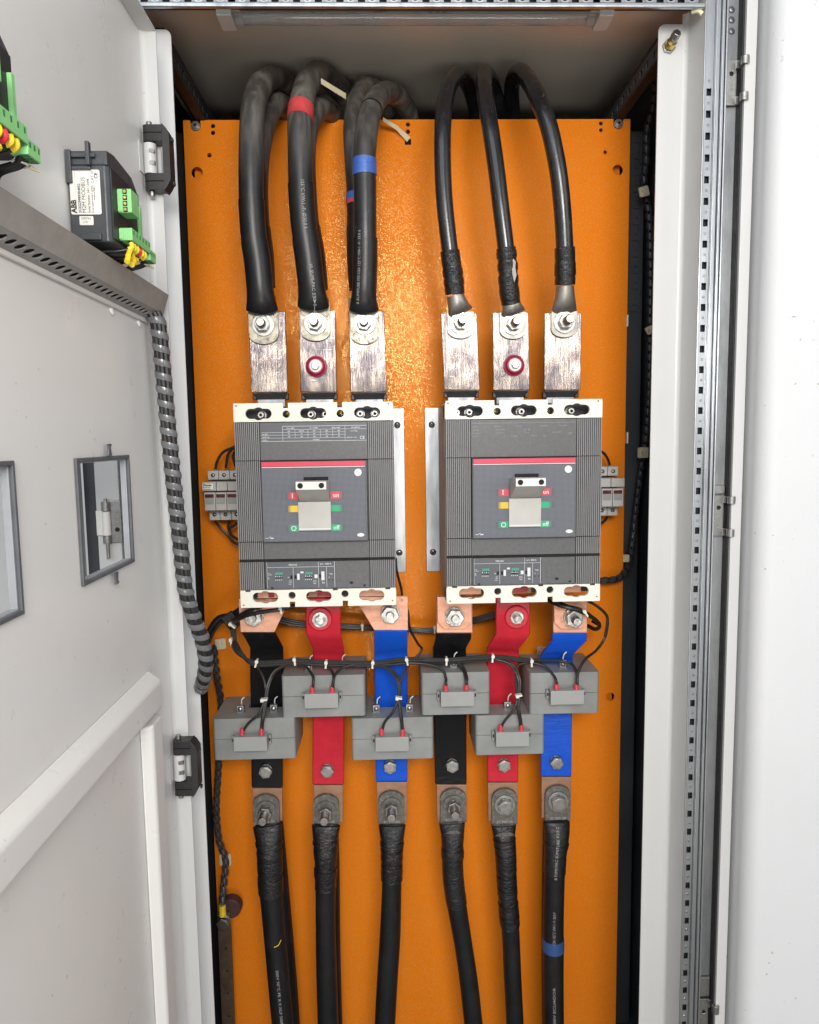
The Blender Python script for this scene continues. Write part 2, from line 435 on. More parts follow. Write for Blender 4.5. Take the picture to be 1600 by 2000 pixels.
# ------------------------------------------------------------------ small hardware
def bolt(parent, P, wr=.0145, nr=.0095, sr=.006, sl=.014, m=None, hexhead=False, nh=.009, rot=None, wm=None, spring=True, ax=None):
    """washer + nut + stud (or hex head) on a surface at P, pointing along ax (default to the front)"""
    m = m or STEEL; P = V(P); ax = V(ax or (0, -1, 0)).normalized(); rot = random.random() if rot is None else rot
    b = MB(); b.ring(P, P + ax * .0026, wr, sr * .9)
    w = b.build('washer', wm or m, parent, bevel=.0005)
    h0 = .0027
    if spring:
        MB().ring(P + ax * .0027, P + ax * .0052, nr * 1.02, sr * .9).build('spring_washer', STEELD, parent, bevel=.0004); h0 = .0053
    b = MB()
    b.cyl(P + ax * h0, P + ax * (h0 + nh), nr * 1.1, n=6, rot=rot)
    if hexhead: b.cyl(P + ax * (h0 + nh), P + ax * (h0 + nh + .0008), nr * .86, nr * .8, n=20)
    b.build('bolt_head' if hexhead else 'nut', m, parent, bevel=.0009)
    if not hexhead:
        b = MB(); z = h0 + nh; k = 0
        while k < 5 and sl > .006:                      # coarse thread rings
            b.cyl(P + ax * (z + k * sl / 6), P + ax * (z + (k + .55) * sl / 6), sr, sr * .93, n=16)
            b.cyl(P + ax * (z + (k + .55) * sl / 6), P + ax * (z + (k + 1) * sl / 6), sr * .93, sr, n=16); k += 1
        b.cyl(P + ax * (z + k * sl / 6), P + ax * (z + sl), sr, sr * .86, n=16)
        b.build('stud', m, parent, bevel=.0004)

def screw(parent, P, r, m=None, ax=None, name='screw'):
    P = V(P); ax = V(ax or (0, -1, 0))
    o = MB().dome(P, ax, r, r * .55).build(name, m or STEELD, parent)
    a = ax.orthogonal().normalized(); b2 = ax.cross(a)
    MB().obox(P + ax * (r * .5), a, b2, ax, r * .62, r * .14, r * .12).obox(P + ax * (r * .5), b2, a, ax, r * .62, r * .14, r * .12).build('cross_slot', HOLE, o)
    return o

# ------------------------------------------------------------------ cabinet shell
cab = thing('electrical_cabinet', 'white steel switchgear cabinet with galvanised frame around the orange back plate', 'cabinet', (0, 0, .1))
CT_Z = 1.925; XS = .385; ZB = .30
MB().box(-XS, XS, -.262, .30, CT_Z, CT_Z + .003).build('ceiling_panel', CEILM, cab)
MB().box(-XS, XS, .30, .303, ZB, CT_Z).build('back_panel', DARKP, cab)
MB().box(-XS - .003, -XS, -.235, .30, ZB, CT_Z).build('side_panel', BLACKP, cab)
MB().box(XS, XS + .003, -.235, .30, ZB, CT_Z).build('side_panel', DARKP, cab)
MB().box(-XS, XS, -.262, .30, ZB - .003, ZB).build('floor_panel', DARKP, cab)

def perf(mb, o, eu, ev, en, n, pitch, w, sq, rd, th=.002, rd_first=False):
    """perforated strip: n cells along eu, each a square hole and a small round one"""
    o = V(o)
    for i in range(n):
        x0 = i * pitch
        hs = [rect(x0 + pitch * .25 - sq[0] / 2, x0 + pitch * .25 + sq[0] / 2, w / 2 - sq[1] / 2, w / 2 + sq[1] / 2), circle(x0 + pitch * .75, w / 2, rd, 10)]
        mb.prism(rect(x0, x0 + pitch, 0, w), hs, o, eu, ev, en, 0, th)

# front top rail: perforated face plus rolled lip
b = MB(); zl = at(800, 13, -.254).z
perf(b, (-.345, -.246, zl + .0060), EX, EZ, EY, 28, .0251, .016, (.0085, .0095), .0034)
b.build('top_rail_perforated_face', ZINCD, cab)
MB().box(-.345, .338, -.232, -.230, zl + .009, zl + .03).build('rail_hole_backing', BLACKP, cab)  # black sheet behind the holes, their shade put into colour
MB().box(-.345, .34, -.254, -.2480, zl, zl + .0058).build('top_rail_lip', ZINC, cab, bevel=.0018, seg=3)
MB().box(-.345, .34, -.246, -.222, zl + .0225, CT_Z - .002).build('top_rail_upper', ZINCD, cab)
b = MB()
for i in range(28):
    c = V((-.345 + (i + .75) * .0251, -.2462, zl + .0140)); b.ring(c, c - EY * .0008, .0058, .0036, 14)
b.build('rail_dimples', ZINC, cab)['kind'] = 'stuff'

# depth rails under the ceiling, left and right
for sx in (-1, 1):
    xi = .3135 if sx > 0 else -.3075
    b = MB(); perf(b, (xi, -.19, 1.832), EY, EZ, EX * sx, 19, .0251, .022, (.0085, .010), .003)
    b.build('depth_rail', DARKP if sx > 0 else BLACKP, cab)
    MB().box(min(xi + sx * .012, xi + sx * .014), max(xi + sx * .012, xi + sx * .014), -.19, .28, 1.834, 1.852).build('rail_hole_backing', BLACKP, cab)  # black backing paints the rail holes dark, as shade would
    MB().box(min(xi, xi + sx * .03), max(xi, xi + sx * .03), -.19, .28, 1.854, 1.860).build('depth_rail_flange', BLACKP, cab, bevel=.001)
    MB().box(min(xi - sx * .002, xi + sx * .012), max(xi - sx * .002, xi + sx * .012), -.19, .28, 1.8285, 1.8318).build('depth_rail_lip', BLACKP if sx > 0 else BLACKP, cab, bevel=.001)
# rear posts seen beside the plate
for sx in (-1, 1):
    x0 = sx * .345
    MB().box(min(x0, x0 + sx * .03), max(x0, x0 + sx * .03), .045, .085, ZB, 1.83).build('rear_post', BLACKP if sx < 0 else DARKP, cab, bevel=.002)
b = MB(); perf(b, (.352, .043, 1.55), EZ, EX, EY, 11, .0251, .018, (.0085, .010), .003, th=.0015); b.build('rear_post_perforations', DARKP, cab)

# white filler strips left and right of the opening
def filler(sx, xin, xout, ztop, yf=-.20, ye=-.2485):
    b = MB(); t = .0022
    r = .006; prof = []
    poly = [(xin, ZB)] + [(xin, ztop - .008)]
    c = .008
    poly += [(xin + sx * (c - c * math.cos(math.radians(a))), ztop - c + c * math.sin(math.radians(a))) for a in range(15, 91, 15)]
    poly += [(xout, ztop), (xout, ZB)]
    b.prism(poly, [], (0, 0, 0), EX, EZ, EY, yf, yf + t)
    b.build('filler_strip', WHITE, cab, bevel=.0006)
    b = MB(); n = 6; pr = []
    for i in range(n + 1):                                  # rounded fold towards the frame post
        a = math.radians(90 * i / n); pr.append((xout + sx * r * math.sin(a), yf - r + r * math.cos(a)))
    pr.append((xout + sx * (r + .001), ye))
    pr2 = [(x - sx * 0 + (sx * t if i > 1 else 0), y + (t if i <= 1 else 0)) for i, (x, y) in enumerate(pr)]
    poly = pr + pr2[::-1]
    b.prism(poly, [], (0, 0, 0), EX, EY, EZ, ZB, ztop + .012)
    b.build('filler_strip_fold', WHITE, cab, sharp=40)
ztr = at(1290, 47, -.2).z; ztl = at(322, 57, -.2).z
filler(1, .3042, .3345, ztr); filler(-1, -.2972, -.336, ztl)
# stud on the right filler strip
P = at(1306, 92, -.2005)
st = MB().cyl(P, P + V((0, -.003, 0)), .0085, n=6, rot=.3).build('stud_nut', STEEL, cab, bevel=.0008)
ax = (V((.0045, -.03, .010))).normalized()
MB().cyl(P + V((0, -.003, 0)), P + V((0, -.003, 0)) + ax * .007, .0062, n=18).build('stud_collar', BRASS, st, bevel=.0005)
MB().cyl(P + ax * .0095, P + ax * .014, .0050, n=18).cyl(P + ax * .014, P + ax * .022, .0058, .0052, n=6).build('stud_bolt', STEEL, st, bevel=.0006)
# pale foam corner of the right fold
MB().tube(catmull([at(1352, 22, -.243), at(1364, 21, -.247), at(1372, 27, -.248)], 5), .0026, 8).build('foam_corner', TIEY, cab)

# right front post: perforated strip, ridges, recess, gasket, white edge
zt = 1.93
b = MB(); perf(b, (.3442, -.2475, .3205), EZ, EX, EY, 58, .0251, .0098, (.0085, .0058), .0016)
b.box(.3442, .3540, -.2475, -.2455, .3205 + 58 * .0251, zt).build('post_perforated_face', ZINC, cab)
MB().box(.3440, .3542, -.241, -.239, .3, zt).build('post_hole_backing', BLACKP, cab)  # dark backing box, paints the shade inside the post holes
b = MB()
for i in range(58):
    c = V((.3491, -.2473, .3205 + (i + .75) * .0251)); b.dome(c, (0, -1, 0), .0015, .0006, 8, 2)
b.build('post_dimples', STEEL, cab)['kind'] = 'stuff'
for x0, x1, y0, nm in ((.3415, .3440, -.2495, 'post_edge'), (.3543, .3568, -.2520, 'post_ridge'), (.3571, .3612, -.2490, 'post_groove'),
                       (.3615, .3634, -.2525, 'post_ridge'), (.3637, .3664, -.2495, 'post_groove'), (.3667, .3690, -.2515, 'post_ridge')):
    MB().box(x0, x1, y0, -.235, .3, zt).build(nm, ZINC, cab, bevel=.0009)
MB().box(.3692, .3855, -.240, -.236, .3, zt).build('post_recess', ZINCD, cab)
MB().box(.3692, .3704, -.2475, -.2402, .3, zt).build('recess_shadow_strip', RUBBER, cab)  # black strip standing in for the shadow along the recess edge
MB().box(.3856, .3880, -.252, -.236, .3, zt).build('gasket', RUBBER, cab, bevel=.0008)
MB().box(.3882, .4012, -.256, -.236, .3, zt).build('side_panel_edge', WHITE, cab, bevel=.0008)
MB().box(.388, .401, -.236, .30, .3, zt).build('side_panel_outer', WHITE, cab)
# left frame post behind the door
MB().box(-.372, -.3455, -.25, -.236, .3, zt).build('post_edge', ZINC, cab, bevel=.0009)
# spare welded hinge leaves on the right post
def leaf(py0, py1, pxl, cream=False):
    z1 = at(1440, py0, -.245).z; z0 = at(1440, py1, -.245).z; h = z1 - z0
    poly = [(.3698, z0), (.3822, z0), (.3822, z1), (.3698, z1)]
    b = MB(); b.prism(poly, [circle(.3765, z1 - h * .30, .0026, 14)], (0, 0, 0), EX, EZ, EY, -.2462, -.2432)
    lf = b.build('hinge_leaf', STEEL if not cream else STEELD, cab, bevel=.0005)
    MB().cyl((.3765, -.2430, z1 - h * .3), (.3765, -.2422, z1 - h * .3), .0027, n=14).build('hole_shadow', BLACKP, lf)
    for zc in (z1 - h * .10, z0 + h * .10):
        MB().ring((.3878, -.2562, zc - h * .09), (.3878, -.2562, zc + h * .09), .0048, .0027, 20).box(.3812, .3868, -.2475, -.2437, zc - h * .09, zc + h * .09).build('knuckle', STEEL, lf, bevel=.0005)
    MB().text('TAEB', .0062, (.3785, -.24635, z0 + h * .18), EZ, -EX, -EY).build('stamped_letters', STEELD, lf, flat=True)
leaf(118, 206, 1440); leaf(967, 1046, 1415); leaf(1948, 2030, 1385)
for py in (10, 30, 52):                                        # weld blobs near the top of the recess
    MB().dome(at(1430, py + 8, -.2405), (.3, -1, .2), .0042, .0014, 9, 3).build('weld_bead', ZINCD, cab)
MB().box(.3713, .3845, -.2445, -.2412, at(1430, 964, -.243).z, at(1430, 948, -.243).z).build('recess_clip', STEELD, cab, bevel=.0006)
MB().box(.3713, .3845, -.2445, -.2412, at(1390, 1944, -.243).z, at(1390, 1908, -.243).z).build('recess_clip', STEELD, cab, bevel=.0006)

# concrete floor the cabinet stands on (outside the picture)
fl_ = MB().box(-4, 4, -7, 1.0, .24, .26).build('ground', paint_mat('concrete_floor', (.20, .19, .175), .8)); fl_['kind'] = 'structure'; fl_['label'] = 'grey concrete floor in front of the cabinet'
# white wall to the right of the cabinet
b = MB(); x0, yf, r = .4065, -.292, .022
prof = [(x0, .4)] + [(x0 + r - r * math.cos(math.radians(a)), yf + r - r * math.sin(math.radians(a))) for a in range(0, 91, 9)] + [(1.4, yf), (1.4, .4)]
b.prism(prof, [], (0, 0, 0), EX, EY, EZ, .262, 2.4)
wall = b.build('wall', WALLM); wall['kind'] = 'structure'; wall['label'] = 'white painted wall edge with a rounded worn corner beside the cabinet'

# ------------------------------------------------------------------ orange mounting plate
plate = thing('mounting_plate', 'orange powder coated mounting plate at the back of the cabinet', 'mounting plate', (0, 0, .3))
XL, XR, ZT = -.3390, .3355, 1.8292
def pc(px, py): q = at(px, py, 0); return q.x, q.z
def pcirc(px, py, rpx, n=16): x, z = pc(px, py); return circle(x, z, rpx / 1240, n)
holes = [pcirc(416, 246, 4), pcirc(416, 259, 4), pcirc(409, 303, 4.2), pcirc(385, 337, 10.5, 24), pcirc(1174, 241, 3.6), pcirc(1174, 254, 3.6),
         pcirc(1182, 297, 3.6), pcirc(1207, 332, 10, 24), pcirc(797, 243, 4), pcirc(797, 257, 4), pcirc(1192, 1361, 9, 24)]
x, z = pc(797, 277); holes.append(rect(x - .0048, x + .0048, z - .0042, z + .0042))
nL = pc(382, 246); nR = pc(1208, 242)
def notch(c, w=.0075):
    return [(c[0] + w, ZT), (c[0] + w, c[1])] + [(c[0] + w * math.cos(math.radians(a)), c[1] + w * math.sin(math.radians(a))) for a in range(-20, -161, -20)] + [(c[0] - w, c[1]), (c[0] - w, ZT)]
poly = [(XL, ZB), (XR, ZB), (XR, ZT)] + notch(nR) + notch(nL) + [(XL, ZT)]
MB().prism(poly, holes, (0, 0, 0), EX, EZ, EY, 0, .003).build('plate', ORANGE, plate)
MB().box(XL, XL + .003, .003, .02, ZB, ZT - .02).build('plate_fold', ORANGE, plate)
MB().box(XR - .003, XR, .003, .02, ZB, ZT - .02).build('plate_fold', ORANGE, plate)
for c in (nL, nR):
    w = MB().cyl((c[0], .002, c[1]), (c[0], -.0015, c[1]), .0070).build('screw_washer', STEELD, plate, bevel=.0004)
    s = MB().cyl((c[0], -.0016, c[1]), (c[0], -.0050, c[1]), .0046).build('cap_screw', STEEL, plate, bevel=.0006)
    MB().cyl((c[0], -.0051, c[1]), (c[0], -.0054, c[1]), .0024, n=6).build('hex_socket', HOLE, s)
bk_ = MB().box(XL + .01, XR - .01, .017, .019, ZB, ZT - .03).build('rear_stiffener', ORANGE, plate)

# ------------------------------------------------------------------ cabinet lamp on the top rail
lp0 = at(425, 29, -.215); lp1 = at(1195, 29, -.215); lz = lp0.z
lamp = thing('cabinet_lamp', 'slim clear tube lamp with white end clips under the top rail', 'lamp', (0, -.215, lz))
MB().box(lp0.x + .006, lp1.x - .006, -.224, -.196, lz + .003, lz + .014).build('housing', LAMPB, lamp, bevel=.002)
MB().cyl((lp0.x + .02, -.212, lz - .0015), (lp1.x - .02, -.212, lz - .0015), .0080, n=20).build('clear_tube', GLASSW, lamp)
MB().cyl((lp0.x + .02, -.212, lz + .0015), (lp1.x - .02, -.212, lz + .0015), .0026, n=10).build('led_strip', PRINTW, lamp)
MB().box(lp0.x + .012, lp1.x - .012, -.2275, -.2245, lz - .004, lz + .009).build('front_profile', LAMPB, lamp, bevel=.001)
for x, s in ((lp0.x, 1), (lp1.x, -1)):
    MB().box(min(x, x + s * .030), max(x, x + s * .030), -.232, -.194, lz - .003, lz + .012).box(min(x + s * .002, x + s * .02), max(x + s * .002, x + s * .02), -.234, -.20, lz - .0105, lz - .0032).build('end_clip', FUSE, lamp, bevel=.0012)
t = MB(); q = at(730, 24, -.2277); t.text('LIGHT', .0062, q, EX, EZ, -EY)
q = at(838, 25, -.2277)
for k in range(3):
    c = q + EX * (k * .0085 + .002) + EZ * .0022
    t.ring(c, c - EY * .0001, .0022, .0016, 14)
t.build('lettering', PRINTK, lamp, flat=True)
# ------------------------------------------------------------------ open door on the left
XD = -.316; YH = -.262; DT = 1.8195
def dw(y0, y1, z0, z1): return rect(y0, y1, z0, z1)
W1 = (-.5035, -.3760, 1.2262, 1.3370); W2 = (-.7395, -.6130, 1.2276, 1.3385)
b = MB(); b.prism(rect(-1.06, YH, .30, DT), [rect(*W1), rect(*W2)], (0, 0, 0), EY, EZ, EX, XD - .0015, XD)
door = b.build('door', DOORW, cab); door['label'] = 'open white steel door with meter cut-outs, stiffeners and black hinges'
fx = XD + .0185
# folded edges; the hinge side one has a rounded inner corner
b = MB(); r = .007
prof = [(XD, YH - .03)]
prof = [(XD + .0002, YH - r)] + [(XD + r - r * math.cos(math.radians(a)), YH - r + r * math.sin(math.radians(a))) for a in range(15, 91, 15)] + [(fx, YH), (fx, YH + .0016), (XD - .0015, YH + .0016), (XD - .0015, YH - r)]
b.prism(prof, [], (0, 0, 0), EX, EY, EZ, .30, DT)
b.build('hinge_side_fold', WHITE, door, sharp=40)
MB().box(XD + .0003, fx, -1.06, YH - .0005, DT - .0016, DT).build('top_fold', WHITE, door)
# seam strip between fold and filler
# lower stiffener tubes
zA = 1.0968; zB = 1.0425; px_ = XD + .0155
def stiff(poly, name, e0, e1, axis):
    b = MB()
    if axis == 'y': b.prism(poly, [], (0, 0, 0), EX, EZ, EY, e0, e1)
    else: b.prism(poly, [], (0, 0, 0), EX, EY, EZ, e0, e1)
    return b.build(name, DOORW, door, bevel=.0035, seg=3)
stiff([(XD + .0003, zB), (XD + .0003, zA), (px_, zA - .012), (px_, zB + .012)], 'horizontal_stiffener', -1.0, -.345, 'y')
stiff([(XD + .0003, -.382), (XD + .0003, -.330), (px_ - .003, -.340), (px_ - .003, -.372)], 'vertical_stiffener', .25, zB - .001, 'z')
MB().dome((XD + .0002, -.395, 1.4835), (1, 0, .2), .0045, .0022).build('weld_spot', DOORW, door)
MB().dome((XD + .0002, -.315, 1.4835), (1, 0, .2), .0045, .0022).build('weld_spot', DOORW, door)

# meter cut-out frames
def window(w, clips=True):
    y0, y1, z0, z1 = w
    fr = MB(); fr.prism(rect(y0 - .0018, y1 + .0018, z0 - .0018, z1 + .0018), [rect(y0 + .0018, y1 - .0018, z0 + .0018, z1 - .0018)], (0, 0, 0), EY, EZ, EX, XD + .0003, XD + .0032)
    f = fr.build('cutout_frame', FRAMEG, door, bevel=.0008)
    MB().prism(rect(y0 + .0002, y1 - .0002, z0 + .0002, z1 - .0002), [rect(y0 + .0032, y1 - .0032, z0 + .0032, z1 - .0032)], (0, 0, 0), EY, EZ, EX, XD - .006, XD + .0002).build('frame_lining', FRAMEL, door, bevel=.0006)
    if clips:
        yc = (y0 + y1) / 2 + .006
        for s, z in ((1, z1), (-1, z0)):
            b = MB(); b.prism([(-.0045, 0), (.0045, 0), (.0022, .0085), (.005, .0100), (.0042, .0118), (-.0035, .0118), (-.0022, .0085)], [], (0, yc, z + s * .002), EY, EZ * s, EX, XD + .0034, XD + .0058)
            b.build('spring_clip', FRAMEG, door, bevel=.0005)
window(W1); window(W2, False)

# black door hinges
def hinge(px0, px1, py0, py1, name='hinge'):
    Yb = YH - .0005
    z1 = at(px0 + 10, py0 + 7, -.275).z; z0 = at(px0 + 10, py1 - 4, -.275).z; h = z1 - z0
    xl = -.3130; xr = -.2822; xm = -.2918
    # C-shaped door: two arms and a spine
    for za, zb in ((z1 - h * .25, z1), (z0, z0 + h * .25)):
        zc = (za + zb) / 2; b = MB()
        pr = [(xm + .0015, Yb - .0015), (xm + .0015, Yb - .019)] + [(xl + .006 - .006 * math.sin(math.radians(a)), Yb - .013 - .006 * math.cos(math.radians(a))) for a in range(0, 91, 18)] + [(xl, Yb - .0015)]
        b.prism(pr, [], (0, 0, 0), EX, EY, EZ, za, zc - .0006)
        b.prism(pr[:1] + [(pr[1][0], pr[1][1] + .0015)] + [(x, y + .0015) for x, y in pr[2:-1]] + pr[-1:], [], (0, 0, 0), EX, EY, EZ, zc - .0007, zc + .0007)
        b.prism(pr, [], (0, 0, 0), EX, EY, EZ, zc + .0006, zb)
        b.build('hinge_arm', HINGEK, door, bevel=.0006)
    sp = MB(); pr = [(xm + .0016, z0 - .002), (xr - .004, z0 + .003), (xr, z0 + .010), (xr, z1 - .010), (xr - .004, z1 - .003), (xm + .0016, z1 + .001)]
    sp.prism(pr, [], (0, 0, 0), EX, EZ, EY, Yb - .0205, Yb - .001)
    sp.build('hinge_spine', HINGEK, door, bevel=.0015)
    lf = MB(); zl0, zl1 = z0 + h * .265, z1 - h * .265
    c = V((xl + .0068, Yb - .010)) if False else None
    cx, cy, rr = xl + .0062, Yb - .0105, .0072
    prof = [(cx + rr * math.cos(math.radians(a)), cy + rr * math.sin(math.radians(a))) for a in range(20, -201, -20)]
    prof = [(cx + .005, Yb - .001)] + prof + [(XD + .002, Yb - .0065), (XD + .0012, Yb - .024), (XD + .0003, Yb - .024), (XD + .0003, Yb - .001)]
    lf.prism(prof, [], (0, 0, 0), EX, EY, EZ, zl0, zl1)
    leafo = lf.build('hinge_leaf', WHITE, door, sharp=30)
    for k in (.33, .72):
        zc = zl0 + (zl1 - zl0) * k
        MB().box(cx + .0008, cx + .0066, cy - rr - .0002, cy - rr + .004, zc - .0022, zc + .0022).build('leaf_slot', STEELD, door)
    for zc, s in ((z1, 1), (z0, -1)):
        MB().cyl((cx, cy, zc), (cx, cy, zc + s * .0058), .0032, n=14).build('hinge_pin', STEELD, door, bevel=.0006)
    for zc in (z1 - h * .2, z0 + h * .12):
        MB().cyl((xr + .0001, Yb - .010, zc), (xr + .002, Yb - .010, zc), .003, n=6).build('side_screw', HINGEK, door)
hinge(283, 340, 240, 377); hinge(333, 388, 1438, 1555)

# adjacent cabinet seen through the cut-out
adj = thing('adjacent_cabinet', 'hinge and white edge of the neighbouring cabinet seen through the door cut-out', 'cabinet', (-.45, -.25, .3))
q = lambda px, py: at(px, py, -.252)
xa, xb, xc_, xd_ = q(162, 1000).x, q(192, 1000).x, q(238, 1000).x, q(262, 1000).x
MB().box(-.86, xa, -.262, -.25, .3, 1.9).build('cabinet_front', WHITE, adj, bevel=.001)
MB().box(xa, xb, -.245, -.24, .3, 1.9).build('dark_gap', DARKP, adj)
MB().box(xb, xc_, -.258, -.24, .3, 1.9).build('door_edge', WHITE, adj, bevel=.001)
MB().box(xc_, xc_ + .006, -.250, -.24, .3, 1.9).build('gasket', RUBBER, adj)
ZC = q(215, 1020).z
MB().box(q(193, 1000).x, q(218, 1000).x, -.262, -.259, q(200, 1044).z, q(200, 996).z).build('hinge_leaf', HANDW, adj, bevel=.0006)
MB().box(q(222, 1000).x, q(242, 1000).x, -.263, -.2595, q(230, 1057).z, q(230, 977).z).build('hinge_plate', STEEL, adj, bevel=.0006)
hx = q(215, 1000).x
for za, zb, r, nm, mm in ((q(215, 996).z, q(215, 978).z, .0052, 'knuckle', STEEL), (q(215, 1058).z, q(215, 1044).z, .0052, 'knuckle', STEEL), (q(215, 1043).z, q(215, 997).z, .0048, 'knuckle', HANDW), (q(215, 1088).z, q(215, 972).z, .0022, 'hinge_pin', STEEL)):
    MB().cyl((hx, -.2645, za), (hx, -.2645, zb), r, n=18).build(nm, mm, adj, bevel=.0005)
MB().cyl((q(236, 1032).x, -.2632, q(236, 1032).z), (q(236, 1032).x, -.2637, q(236, 1032).z), .0028, n=14).build('screw_hole', HOLE, adj)
MB().text('TAEB', .0085, (q(230, 1000).x, -.2634, q(230, 1025).z), EZ, EX, -EY).build('stamped_letters', STEELD, adj, flat=True)

# ------------------------------------------------------------------ slotted rail across the door
XRl = -.2910
rail = thing('slotted_rail', 'grey slotted steel channel fixed across the open door', 'rail', (XD, -.28, 1.49))
y0, y1, zb, zt_ = -1.0, -.280, 1.4910, 1.5208
XF, ZF = -.2985, 1.4990                                        # lower front fold of the channel
MB().prism([(XRl, zt_), (XF, ZF), (XF - .0016, ZF + .0004), (XRl - .0017, zt_)], [], (0, 0, 0), EX, EZ, EY, y0, y1).build('front_flange', ZINCR, rail, bevel=.0004)
b = MB(); pitch = .0132; n = int((y1 - y0) / pitch)
eu2 = V((XF - (XD + .004), 0, ZF - zb)); wu = eu2.length; eu2.normalize(); en2 = eu2.cross(EY).normalized()
for i in range(n):
    ys = y0 + i * pitch; yc = ys + pitch / 2
    hole = [(yc + .0048 * math.cos(t) + .0016 * math.sin(t), wu * .5 + wu * .26 * math.sin(t)) for t in [2 * math.pi * k / 12 for k in range(12)]]
    b.prism([(ys, 0), (ys + pitch, 0), (ys + pitch, wu - .0003), (ys, wu - .0003)], [hole], (XD + .004, 0, zb), EY, eu2, en2, 0, .0012)
b.build('slotted_underside', ZINCR, rail)
MB().box(XD + .0004, XD + .0012, y0, y1 - .002, zb + .002, zt_ - .001).build('channel_back', BLACKP, rail)
MB().box(XD + .0002, XD + .0038, y0, y1, zb - .004, zb + .004).build('back_strip', DOORW, rail, bevel=.001)

